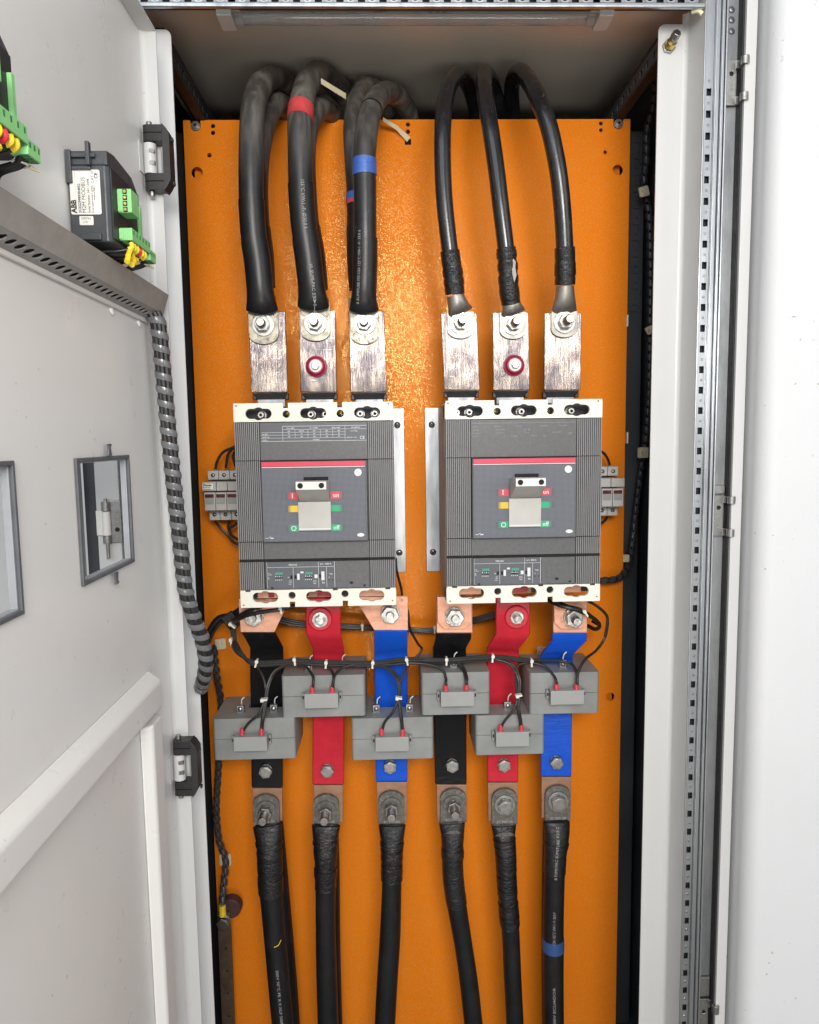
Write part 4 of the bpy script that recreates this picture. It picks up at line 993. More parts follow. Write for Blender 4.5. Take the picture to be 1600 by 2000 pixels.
    def cover(v0, v1, keys, rounds, notches, corner, top):
        hl = [keyhole(X(u), Z(v)) for u, v in keys] + [circle(X(u), Z(v), .0049, 18) for u, v in rounds] + [circle(X(u), Z(v), .0012, 10) for u, v in corner]
        pts = [(X(.001), Z(v1)), (X(BW - .001), Z(v1)), (X(BW - .001), Z(v0)), (X(.001), Z(v0))]
        e = []
        if top:
            e = [(X(.001), Z(v1)), (X(BW - .001), Z(v1)), (X(BW - .001), Z(v0))]
            for u in sorted(notches, reverse=True): e += [(X(u + .0033), Z(v0)), (X(u + .0033), Z(v0 + .0068)), (X(u - .0033), Z(v0 + .0068)), (X(u - .0033), Z(v0))]
            e += [(X(.001), Z(v0))]
        else:
            e = [(X(.001), Z(v1))]
            for u in sorted(notches): e += [(X(u - .0036), Z(v1)), (X(u - .0036), Z(v1 - .0072)), (X(u + .0036), Z(v1 - .0072)), (X(u + .0036), Z(v1))]
            e += [(X(BW - .001), Z(v1)), (X(BW - .001), Z(v0)), (X(.001), Z(v0))]
        o = MB().prism(e, hl, (0, 0, 0), EX, EZ, EY, YF, YF + .0055).build('terminal_cover', IVORY, t)
        for u in (.0, BW - .0028): box(u, u + .0028, v0 + .0025, v1 - .001, YF + .0018, -.150).build('cover_side', IVORY, o, bevel=.0005)
        return o
    cv = cover(0, .0243, [(u, vc) for u in us], [(U(655, 135), Vv(135)), (U(1040, 135), Vv(135))], [U(650, 60), U(1036, 60)], [(U(300, 75), Vv(75)), (U(1385, 72), Vv(72))], True)
    for i, u in enumerate(us):
        spots = ((.0, 1), (.0165, 0)) if i == 0 else ((-.005, 1), (.0145, 1)) if i == 1 else ((-.0098, 1), (.0098, 1))
        if variant == 1: spots = ((0.001, 1), (-.0160, .8)) if i == 0 else ((0, 1),) if i == 1 else ((-.003, 1),)
        for du, ok in spots:
            if not ok: continue
            P = V((X(u + du), -.1502, Z(vc + .001)))
            MB().cyl(P, P - EY * .006, .0062, n=20).build('terminal_washer', STEELD, t, bevel=.0006)
            s = MB().cyl(P - EY * .006, P - EY * .018, .0044, n=18).build('terminal_screw', STEEL, t, bevel=.0008)
            MB().cyl(P - EY * .0181, P - EY * .0184, .0022, n=6).build('hex_socket', HOLE, s)
    for v in ((U(655, 135), Vv(135)), (U(1040, 135), Vv(135))):
        P = V((X(v[0]), -.165, Z(v[1]))); s = MB().dome(P, (0, -1, 0), .0046, .0025).build('cover_screw', BRASS, t)
        MB().obox(P - EY * .0024, V((.7, 0, .7)).normalized(), V((-.7, 0, .7)).normalized(), EY, .003, .0005, .0006).build('cross_slot', HOLE, s)
    kb = [U(497, 1430), U(875, 1430), U(1250, 1430)]; vb = Vv(1428)
    cv2 = cover(.2487, BH, [(u, vb) for u in kb], [(U(685, 1418), Vv(1418)), (U(1060, 1412), Vv(1414))], [U(688, 1490), U(1062, 1490)], [(U(345, 1483), Vv(1483)), (U(1398, 1468), Vv(1470))], False)
    for u in (U(375, 1385), U(992, 1383), U(1365, 1374)): box(u - .0033, u + .0033, .2481, .2505, YF - .0004, YF + .0002).build('cover_clip', BRKD, t)
    for i, u in enumerate(kb):
        box(u - .019, u + .019, .2515, BH - .002, -.1365, -.1352).build('terminal_copper', COPPER if i != 1 else COPPERD, t)
        if i == 1 or (i == 0 and variant == 0): box(u - .004 - .003 * i, u + .004 + .010 * i, .2530 + .006 * i, BH - .003, -.1375, -.1366).build('terminal_sleeve', INSR, t)
    return t
LX0, RX0 = -.2427, .0352
breaker(LX0, 'left grey circuit breaker marked 1000 A, with clear white rating table', 0)
breaker(RX0, 'right grey circuit breaker marked 800 A, rating plate print worn away', 1)

# hat shaped mounting brackets behind the breakers
def bracket(x0, label):
    t = thing('breaker_bracket', label, 'bracket', (x0 + BW / 2, 0, BT - .26), 'breaker mounting brackets')
    zt, zb = 1.3985, 1.1385
    MB().box(x0 + .004, x0 + BW - .004, -.087, -.085, zb, zt).build('saddle', ZINCD, t)
    for s, xe in ((-1, x0 + .004), (1, x0 + BW - .004)):
        MB().box(min(xe, xe - s * .002), max(xe, xe - s * .002), -.0848, -.0032, zb, zt).build('leg', ZINCD, t)
        f = MB().box(min(xe, xe + s * .0215), max(xe, xe + s * .0215), -.0031, -.0004, zb, zt).build('flange', ZINC, t, bevel=.0006)
        for zz in (1.372, 1.170): screw(t, (xe + s * .011, -.0032, zz), .0052)
bracket(LX0, 'galvanised bracket flange to the right of the left breaker'); bracket(RX0, 'galvanised bracket flange to the left of the right breaker')

# ------------------------------------------------------------------ upper busbars (tinned, scratched)
YB1 = -.122
UB = [((485, 557, 608), (491, 562, 766), 'leftmost', 0), ((584, 655, 606), (587, 658, 766), 'second', 1), ((681, 750, 607), (685, 756, 766), 'third', 0),
      ((861, 931, 611), (868, 937, 762), 'fourth', 0), ((962, 1032, 610), (964, 1035, 762), 'fifth', 1), ((1064, 1136, 611), (1063, 1134, 762), 'rightmost', 0)]
names = ['leftmost of the six scratched tinned busbars above the breakers', 'scratched tinned busbar with red insulator, above the left breaker', 'third scratched tinned busbar from the left, under the blue taped cable',
         'fourth scratched tinned busbar from the left, above the right breaker', 'scratched tinned busbar with red insulator, above the right breaker', 'rightmost of the six scratched tinned busbars above the breakers']
for i, (a, b_, w, ins) in enumerate(UB):
    p = at(a[0], a[2], YB1); t = thing('upper_busbar', names[i], 'busbar', at((b_[0] + b_[1]) / 2, 780, YB1), 'tinned busbars above the breakers')
    L0, R0 = at(a[0], a[2], YB1), at(a[1], a[2], YB1); L1, R1 = at(b_[0], b_[2], YB1), at(b_[1], b_[2], YB1)
    mb = MB().strip([(L0, R0), (L1, R1)], .006); mb.build('bar', BAR, t, bevel=.0009)
    c = (L1 + R1) / 2; w2 = (R1.x - L1.x) / 2
    MB().strip([((c.x - w2 + .001, YB1 + .001, c.z - .0005), (c.x + w2 - .001, YB1 + .001, c.z - .0005)), ((c.x - w2 * .78, YB1 + .012, c.z - .009), (c.x + w2 * .78, YB1 + .012, c.z - .009)), ((c.x - w2 * .76, YB1 + .012, c.z - .024), (c.x + w2 * .76, YB1 + .012, c.z - .024))], .005).build('terminal_neck', ZINCD, t, bevel=.0008)
    for s in (-1, 1): MB().box(min(c.x + s * w2 * .80, c.x + s * w2 * .99), max(c.x + s * w2 * .80, c.x + s * w2 * .99), YB1 + .008, YB1 + .018, c.z - .010, c.z - .001).build('black_shoulder', BLACK, t, bevel=.001)
    if ins:
        P = at(618, 716, YB1) if i == 1 else at(1003.5, 714, YB1); P.y = YB1 - .0003
        q = thing('busbar_insulator', 'red round insulator bolted on the second busbar above the left breaker' if i == 1 else 'red round insulator bolted on the middle busbar above the right breaker', 'insulator', P, 'red busbar insulators')
        MB().cyl(P, P - EY * .004, .0150, .0146, n=32).cyl(P - EY * .004, P - EY * .010, .0138, .0105, n=32).build('red_body', INSUL, q, bevel=.0012)
        MB().cyl(P - EY * .0101, P - EY * .0116, .0086, n=28).build('washer', HANDW, q, bevel=.0004)
        MB().cyl(P - EY * .0117, P - EY * .0180, .0056, n=6, rot=.4).build('bolt_head', STEEL, q, bevel=.0008)

# ------------------------------------------------------------------ lower busbars
YA, YL = -.127, -.085
def stn(rows): return [(at(l, py, Y), at(r, py, Y)) for l, r, py, Y in rows]
LBARS = [
 ('black sleeved lower busbar at far left with copper top plate', INSK, [(466, 561, 1170, YA), (466, 560, 1184, YA), (470, 536, 1235, YA)],
  [(470, 536, 1235.5, YA - .0004), (478, 543, 1247, YA + .008), (488, 553, 1266, -.098), (488, 553, 1284, YL), (491, 552, 1539, YL)], [(493, 551, 1540, YL + .0006), (494, 552, 1604, YL + .0006)], (497, 1203), (520, 1504)),
 ('red sleeved lower busbar under the left breaker', INSR, None,
  [(597, 665, 1168, YA), (597, 666, 1236, YA), (603, 668, 1250, YA + .010), (611, 672, 1268, -.098), (611, 673, 1284, YL), (610, 672, 1533, YL)], [(613, 670, 1534, YL + .0006), (613, 670, 1607, YL + .0006)], (625.7, 1209), (640, 1503)),
 ('blue sleeved lower busbar under the left breaker with copper top plate', INSB, [(700, 797, 1165, YA), (702, 797, 1183, YA), (731, 797, 1231, YA)],
  [(731, 797, 1231.5, YA - .0004), (731, 796, 1247, YA + .008), (731, 796, 1268, -.098), (731, 796, 1284, YL), (734, 796, 1527, YL)], [(736, 795, 1528, YL + .0006), (737, 795, 1606, YL + .0006)], (762, 1198), (762, 1495)),
 ('black sleeved lower busbar under the right breaker', INSK, [(853, 923, 1165, YA), (853, 923, 1236, YA)],
  [(852, 921, 1236.5, YA - .0004), (851, 921, 1248, YA + .008), (846, 911, 1266, -.098), (846, 911, 1284, YL), (850, 912, 1532, YL)], [(853, 912, 1533, YL + .0006), (854, 912, 1606, YL + .0006)], (888, 1204), (883, 1493)),
 ('red sleeved lower busbar under the right breaker', INSR, None,
  [(969, 1037, 1165, YA), (969, 1036, 1238, YA), (961, 1027, 1252, YA + .010), (951, 1014, 1268, -.098), (951, 1014, 1284, YL), (953, 1013, 1528, YL)], [(953, 1012, 1529, YL + .0006), (954, 1011, 1604, YL + .0006)], (1009, 1205), (984, 1492)),
 ('blue sleeved lower busbar at far right with copper top plate', INSB, [(1081, 1148, 1165, YA), (1081, 1147, 1236, YA)],
  [(1080, 1147, 1236.5, YA - .0004), (1079, 1147, 1252, YA + .004), (1057, 1119, 1280, -.094), (1057, 1119, 1290, YL), (1057, 1117, 1517, YL)], [(1058, 1116, 1518, YL + .0006), (1058, 1115, 1598, YL + .0006)], (1119, 1206), (1086, 1487))]
for i, (lab, sm, top, slv, end, b1, b2) in enumerate(LBARS):
    e = end[-1]; t = thing('lower_busbar', lab, 'busbar', at((e[0] + e[1]) / 2, e[2], YL), 'sleeved busbars below the breakers')
    if top:
        MB().strip(stn(top), .006).build('copper_top', COPPER, t, bevel=.0008)
        if i in (3, 5):
            l, r, py, Y = top[0]; MB().strip([(at(l + 1, 1166, Y - .0055), at(r - 1, 1166, Y - .0055)), (at(l + 2, 1216, Y - .0055), at(r - 1, 1216, Y - .0055)), (at(l + 15, 1229, Y - .0055), at(r - 14, 1229, Y - .0055))], .0050).build('copper_spacer', COPPER, t, bevel=.0008)
    MB().strip(stn(slv), .0072).build('sleeve', sm, t, bevel=.0020, seg=3, sharp=50)
    MB().strip(stn(end), .0058).build('copper_end', COPPERD, t, bevel=.0007)
    P = at(*b1, YA - (.0062 if i in (3, 5) else .0006))
    if top: bolt(t, P, wr=.0138, nr=.0118, sr=.0062, sl=.006 if i != 5 else .014, nh=.008)
    else:
        MB().cyl(P + EY * .0004, P - EY * .0032, .0178, .0165, n=32).build('sleeve_washer_bulge', sm, t, bevel=.0012)
        bolt(t, P - EY * .0032, wr=.0112 if i == 1 else .0095, nr=.0066 if i == 1 else .0058, hexhead=True, nh=.005 if i == 1 else .012, spring=False)
    P = at(*b2, YL - .0006); bolt(t, P, wr=.0098, nr=.0092, hexhead=True, nh=.0065, spring=False, m=STEELD if i % 2 else STEEL)
# ------------------------------------------------------------------ power cables
def pts(rows): return [at(*r) for r in rows]
def ringtape(root, name, path, k0, k1, r, m, n=20, amp=0.0, seed=1):
    rnd = random.Random(seed); k0, k1 = min(k0, k1), max(k0, k1); k1 = max(k1, k0 + 2); seg = path[k0:k1]; m_ = len(seg)
    rr = [r * (1 + (rnd.uniform(-amp, amp) if 0 < j < m_ - 1 else 0)) for j in range(m_)]
    return MB().tube(seg, rr, n).build(name, m, root, sharp=60)
def text_on_path(path, k0, k1, r, body, size, flip, side0=0.0):
    """lettering wrapped on the front of a tube between path indices k0 (start) and k1"""
    mb = MB(); mb.text(body, size, (0, 0, 0), EX, EY, EZ)
    xs = [q[0] for q in mb.v]; x0, x1 = min(xs), max(xs)
    seg = path[k0:k1 + 1] if k1 > k0 else path[k1:k0 + 1][::-1]
    cum = [0.0]
    for a, b in zip(seg, seg[1:]): cum.append(cum[-1] + (b - a).length)
    L = cum[-1]; out = []
    for q in mb.v:
        sx = (q[0] - x0) / (x1 - x0) * L; k = 0
        while k < len(cum) - 2 and cum[k + 1] < sx: k += 1
        t = (sx - cum[k]) / max(cum[k + 1] - cum[k], 1e-6); c = seg[k].lerp(seg[k + 1], t); d = (seg[k + 1] - seg[k]).normalized()
        f = V((0, -1, 0)); f = (f - d * f.dot(d)).normalized(); sd = f.cross(d).normalized()
        a = (q[1] - size * .35) / r + side0
        out.append(tuple(c + (f * math.cos(a) + sd * math.sin(a)) * r))
    mb.v = out; return mb
def fit_along(mb, d, lo, hi):
    """stretch lettering so that it spans lo..hi along d"""
    t = [V(q).dot(d) for q in mb.v]; a, b = min(t), max(t); k = (hi - lo) / max(b - a, 1e-5)
    mb.v = [tuple(V(q) + d * (lo + (x - a) * k - x)) for q, x in zip(mb.v, t)]
def idx_at(path, z):
    """index on a path near its first passage of height z"""
    return min(range(len(path)), key=lambda k: abs(path[k].z - z) + (0 if k < len(path) * .75 else 9))

def upper_lug(root, px, py, w, ptop, pbot, stamp, tall=True):
    """tinned palm lug, flat on the bar, rounded lower end; px,py is the bolt centre"""
    Y = YB1 - .0005; c = at(px, py, Y); zt, zb = at(px, ptop, Y).z, at(px, pbot, Y).z; hw = w / 2
    poly = [(-hw, zt), (-hw, zb + hw * .75)] + [(-hw * math.cos(math.radians(a)), zb + hw * .62 - hw * .62 * math.sin(math.radians(a))) for a in range(12, 169, 12)] + [(hw, zb + hw * .75), (hw, zt)]
    lug = MB().prism(poly, [], (c.x, 0, 0), EX, EZ, EY, Y - .0058, Y).build('lug_palm', TINNED if stamp else LUGB, root, bevel=.0009)
    if stamp:
        MB().text('DT-300', .0062, (c.x - .013, Y - .0061, zt - .0078), EX, EZ, -EY, bold=.0001).build('stamped_letters', LUGD, lug, flat=True)
    bolt(root, V((c.x, Y - .0060, c.z)), wr=.0152 if stamp else .0150, nr=.0098, sr=.0062, sl=.013 if stamp else .020, rot=.2 + random.random() * .5)
    return c, zt, hw, Y

zP = 1.829
UP = [  # (label, bolt px, lug width, lug top, lug bottom, path rows)
 ('thick dusty black upper cable at far left', (516, 636), .0405, 604, 673,
  [(512, 604, -.133), (510, 585, -.138), (503, 510, -.142), (495.6, 460, -.145), (491, 385, -.148), (490.6, 310, -.148), (493, 235, -.143), (499, 192, -.125), (512, 163, -.09), (532, 152, -.045), (556, 164, .0), (578, 190, .04), (590, 235, .065), (594, 300, .07)], .0163),
 ('thick dusty black upper cable with red tape band', (617, 633.6), .0405, 596, 667,
  [(612, 597, -.133), (610.6, 580, -.138), (603, 510, -.143), (593, 435, -.147), (588, 360, -.149), (586.5, 285, -.149), (586, 235, -.143), (590, 200, -.130), (601, 162, -.095), (622, 143, -.045), (648, 156, .0), (672, 187, .04), (685, 235, .065), (688, 300, .07)], .0163),
 ('thick dusty black upper cable with blue tape band', (712, 633.6), .0385, 603, 673,
  [(711, 604, -.133), (711, 585, -.138), (713.5, 510, -.142), (713.5, 435, -.146), (713, 360, -.147), (712, 310, -.147), (716, 262, -.142), (723, 222, -.125), (735, 195, -.095), (755, 180, -.045), (780, 193, .0), (796, 220, .035), (802, 255, .06), (804, 300, .065)], .0150)]
cab_objs = []
for i, (lab, bc, lw, lt, lb, rows, r) in enumerate(UP):
    t = thing('upper_cable', lab, 'cable', at(bc[0], bc[1], YB1), 'thick cables above the left breaker')
    path = resample(catmull(pts(rows), 10), .004); n = len(path)
    rr = [r] * n; sq = [1.0] * n
    for k in range(n):                                   # flattened, flared heat shrink where it meets the lug
        d = path[0].z - path[k].z; s = abs(d)
        if s < .030 and k < n // 3: f = 1 - s / .030; rr[k] = r * (1 + .22 * f * f); sq[k] = 1 - .42 * f * f
    MB().tube(path, rr, 26, sq).build('jacket', CABLE, t, sharp=60)
    k1 = idx_at(path, at(500, (386, 358, 458)[i], -.147).z)
    MB().tube(path[:k1], [x * 1.035 + .0003 for x in rr[:k1]], 26, sq[:k1], caps=False).build('heat_shrink', SHRINK, t, sharp=60)
    k2 = idx_at(path, at(600, 462, -.145).z)
    MB().tube(path[:k2], [x * 1.07 + .0005 for x in rr[:k2]], 26, sq[:k2], caps=False).build('heat_shrink', SHRINK, t, sharp=60)
    if i == 1: ringtape(t, 'red_tape', path, idx_at(path, at(586, 232, -.143).z), idx_at(path, at(588, 206, -.135).z), r * 1.06, REDT)
    if i == 2:
        ringtape(t, 'blue_tape', path, idx_at(path, at(712, 345, -.147).z), idx_at(path, at(712, 308, -.147).z), r * 1.07, BLUET)
        ringtape(t, 'dark_ring', path, idx_at(path, at(722, 218, -.12).z), idx_at(path, at(722, 212, -.12).z) + 1, r * 1.02, TAPE)
    upper_lug(t, bc[0], bc[1], lw, lt, lb, True)
    # barrel shoulder between shrink and palm
    c = at(bc[0], lt - 4, -.130); MB().tube([c + EZ * .004, c - EZ * .003], [lw * .44, lw * .40], 20, .40).build('lug_shoulder', TINNED, t)
    # printing along the cable
    if i:
        specs = ((360, 452, '125°C VW-1 -F- Ø30.0 6'), (520, 594, '10. SUMI-PAC 5300-8')) if i == 1 else ((455, 592, '33.0 -F- VW-1 125°C CSA F32 SUMITUBE 0'),)
        for y0, y1, s in specs:
            ka = idx_at(path, at(600, y0, -.145).z); kb = idx_at(path, at(600, y1, -.145).z)
            if i == 2: s = '0 SUMITUBE F32 CSA 125°C VW-1 -F- 33.0 6'; ka, kb = kb, ka
            text_on_path(path, ka, kb, r * 1.085 + .0012, s, .0062 if i == 1 else .0055, False, .22 if i == 1 else .45).build('printed_text', PRINTC, t, flat=True)
BACK = [('dusty black cable loop just behind the far left upper cable', [(514, 560, -.108), (511, 500, -.105), (504, 440, -.102), (501, 360, -.10), (506, 290, -.095), (519, 235, -.075), (536, 205, -.045), (552, 208, -.01), (566, 240, .03), (570, 290, .05)], .0160),
        ('dusty black cable loop just behind the red taped upper cable', [(618, 565, -.108), (612, 500, -.105), (602, 440, -.104), (596, 360, -.10), (595, 290, -.095), (604, 240, -.075), (624, 212, -.045), (642, 214, -.01), (656, 245, .03), (660, 290, .05)], .0155),
        ('grey dusty cable loop behind the blue taped upper cable', [(704, 565, -.108), (700, 500, -.106), (699, 440, -.104), (698, 370, -.103), (694, 310, -.100), (692, 250, -.09), (697, 205, -.070), (716, 172, -.03), (740, 184, .02), (752, 225, .05), (756, 290, .06)], .0150)]
for i, (lab, rows, r) in enumerate(BACK):
    t = thing('rear_cable', lab, 'cable', at(*rows[0]), 'second cables behind the upper left cables')
    path = resample(catmull(pts(rows), 10), .005)
    MB().tube(path, r, 22).build('jacket', CABLE, t, sharp=60)
    k2 = idx_at(path, at(600, 440, -.1).z)
    MB().tube(path[:k2], r * 1.06, 22, caps=False).build('heat_shrink', SHRINK, t, sharp=60)
    if i == 2:
        ringtape(t, 'blue_tape', path, idx_at(path, at(698, 393, -.1).z), idx_at(path, at(698, 370, -.1).z), r * 1.05, BLUET)
        ringtape(t, 'red_tape', path, idx_at(path, at(698, 403, -.1).z), idx_at(path, at(698, 395, -.1).z), r * 1.05, REDT)
    c = path[0]; MB().box(c.x - .0165, c.x + .0165, c.y - .004, c.y + .004, c.z - .042, c.z - .012).build('lug_palm', LUGD, t, bevel=.001)

UPR = [('scuffed black upper cable with taped end, left above the right breaker', (899, 632.6), .0365, 610, 662,
        [(890, 592, -.134), (886, 545, -.140), (879, 490, -.143), (869, 400, -.146), (865, 325, -.146), (865, 250, -.142), (869, 203, -.125), (879, 165, -.095), (896, 145, -.045), (914, 165, .0), (926, 200, .035), (932, 240, .06), (934, 300, .065)], .0113, (574, 483)),
       ('scuffed black upper cable with torn tape, middle above the right breaker', (1001, 634), .0362, 611, 663,
        [(998, 592, -.134), (994, 560, -.140), (990, 500, -.143), (978, 400, -.146), (969, 325, -.146), (958, 250, -.142), (950, 203, -.130), (946, 165, -.100), (948, 143, -.05), (960, 160, .0), (973, 200, .035), (982, 240, .06), (984, 300, .065)], .0113, (590, 478)),
       ('scuffed black upper cable at far right, arching widest over the plate', (1100.6, 631), .0362, 609, 660,
        [(1102, 592, -.134), (1104, 540, -.140), (1103, 480, -.144), (1098, 400, -.150), (1089, 325, -.154), (1073, 250, -.154), (1056, 203, -.145), (1038, 165, -.120), (1016, 140, -.06), (1001, 160, .0), (1000, 195, .035), (1004, 240, .06), (1008, 300, .065)], .0117, (558, 480))]
for i, (lab, bc, lw, lt, lb, rows, r, tp) in enumerate(UPR):
    t = thing('upper_cable', lab, 'cable', at(bc[0], bc[1], YB1), 'cables above the right breaker')
    path = resample(catmull(pts(rows), 10), .004)
    k0, k1 = idx_at(path, at(990, tp[0], -.14).z), idx_at(path, at(990, tp[1], -.143).z)
    MB().tube(path[k0:], r, 24).build('jacket', CABLER, t, sharp=60)
    ringtape(t, 'tape_wrap', path, k0, k1, r * 1.17, TAPE, 24, .05 if i == 1 else .025, i)
    rnd = random.Random(20 + i)                           # loose tape edges
    for k in range(4 if i == 1 else 2):
        j = k0 + 2 + int((k1 - k0 - 4) * (k + .5) / 4); ringtape(t, 'tape_layer', path, j, j + 3, r * (1.22 + .03 * rnd.random()), TAPE, 24)
    if i == 1:
        j = k1 - 5; c = path[j] + V((.006, -.0125, 0))
        MB().prism([(0, 0), (.0035, -.004), (.003, -.012), (.0045, -.022), (.0015, -.031), (-.001, -.020), (-.002, -.008)], [], c, EX, EZ, EY, 0, .0006).build('torn_tape_flap', pm('torn_tape_grey', (.22, .20, .19), .25), t)
    c, zt, hw, Y = upper_lug(t, bc[0], bc[1], lw, lt, lb, False)
    # crimp barrel that flattens into the palm
    A = path[max(0, k0 - 1)]
    mid = V(((A.x + c.x) / 2, -.1335, (A.z * .45 + zt * .55)))
    MB().tube(catmull([A + EZ * .003, mid, V((c.x, Y - .003, zt - .001))], 8), [r * 1.05, r * 1.15, r * 1.38, hw * .99], 24, [1.0, .85, .55, .22]).build('crimp_barrel', LUGB, t, sharp=60)

# cable ties across the upper left cables
q = tag(MB().strip([(at(627, 152, -.10), at(627, 163, -.10)), (at(676, 182, -.06), at(676, 194, -.06))], .0012).build('cable_tie', TIEY, bevel=.0004), 'loose cream cable tie end poking out between the upper cable loops', 'cable tie', 'cream cable ties')
q = tag(MB().strip([(at(748, 228, -.03), at(748, 236, -.03)), (at(775, 244, -.012), at(775, 254, -.012)), (at(802, 268, -.001), at(795, 277, -.001))], .0012).build('cable_tie', TIEY, bevel=.0004), 'cream cable tie threaded into the square hole of the orange plate', 'cable tie', 'cream cable ties')

# ------------------------------------------------------------------ lower cables
LOW = [('black lower cable at far left, taped and leaning right', (521, 1579), 1,
        [(522, 1612, .0205, .45), (525, 1640, .0185, .8), (527, 1670, .0168, 1), (529, 1740, .0168, 1), (534, 1800, .0165, 1), (543, 1900, .0165, 1), (552, 2000, .0165, 1), (562, 2100, .0165, 1)], (1752, 1668), [(1745, 'TAPEM')]),
       ('black lower cable below the left red busbar', (637.5, 1579), 1,
        [(637, 1612, .0205, .45), (636, 1640, .0175, .8), (636, 1670, .0156, 1), (636, 1740, .0152, 1), (636, 1810, .0150, 1), (638, 1900, .0158, 1), (641, 2000, .0162, 1), (644, 2100, .0162, 1)], (1740, 1665), []),
       ('black lower cable below the left blue busbar, leaning left', (764.6, 1572.5), 1,
        [(766, 1612, .0195, .45), (766, 1640, .0165, .8), (765.5, 1670, .0150, 1), (765, 1740, .0150, 1), (762, 1830, .0162, 1), (757, 1910, .0162, 1), (752, 2000, .0162, 1), (747, 2100, .0162, 1)], (1722, 1650), []),
       ('black lower cable below the right black busbar, leaning right', (885, 1568), 1,
        [(883, 1608, .0185, .45), (884, 1630, .0165, .8), (884, 1660, .0152, 1), (885, 1710, .0152, 1), (892, 1765, .0150, 1), (906, 1850, .0140, 1), (916, 1920, .0144, 1), (925, 2000, .0146, 1), (937, 2100, .0146, 1)], (1772, 1700), []),
       ('black lower cable below the right red busbar with ribbed tape', (985, 1568), 0,
        [(984, 1612, .0180, .45), (985, 1635, .0155, .8), (988, 1670, .0142, 1), (990, 1720, .0136, 1), (994, 1780, .0138, 1), (998, 1830, .0136, 1), (1001, 1900, .0136, 1), (1006, 2000, .0136, 1), (1011, 2100, .0136, 1)], (1812, 1650), []),
       ('black lower cable at far right with blue tape band', (1088.5, 1561.5), 0,
        [(1087, 1605, .0195, .45), (1088, 1630, .0178, .8), (1085, 1670, .0160, 1), (1083, 1720, .0158, 1), (1081, 1800, .0160, 1), (1081, 1860, .0162, 1), (1081, 1920, .0160, 1), (1082, 2000, .0158, 1), (1083, 2100, .0158, 1)], (1708, 1615), [])]
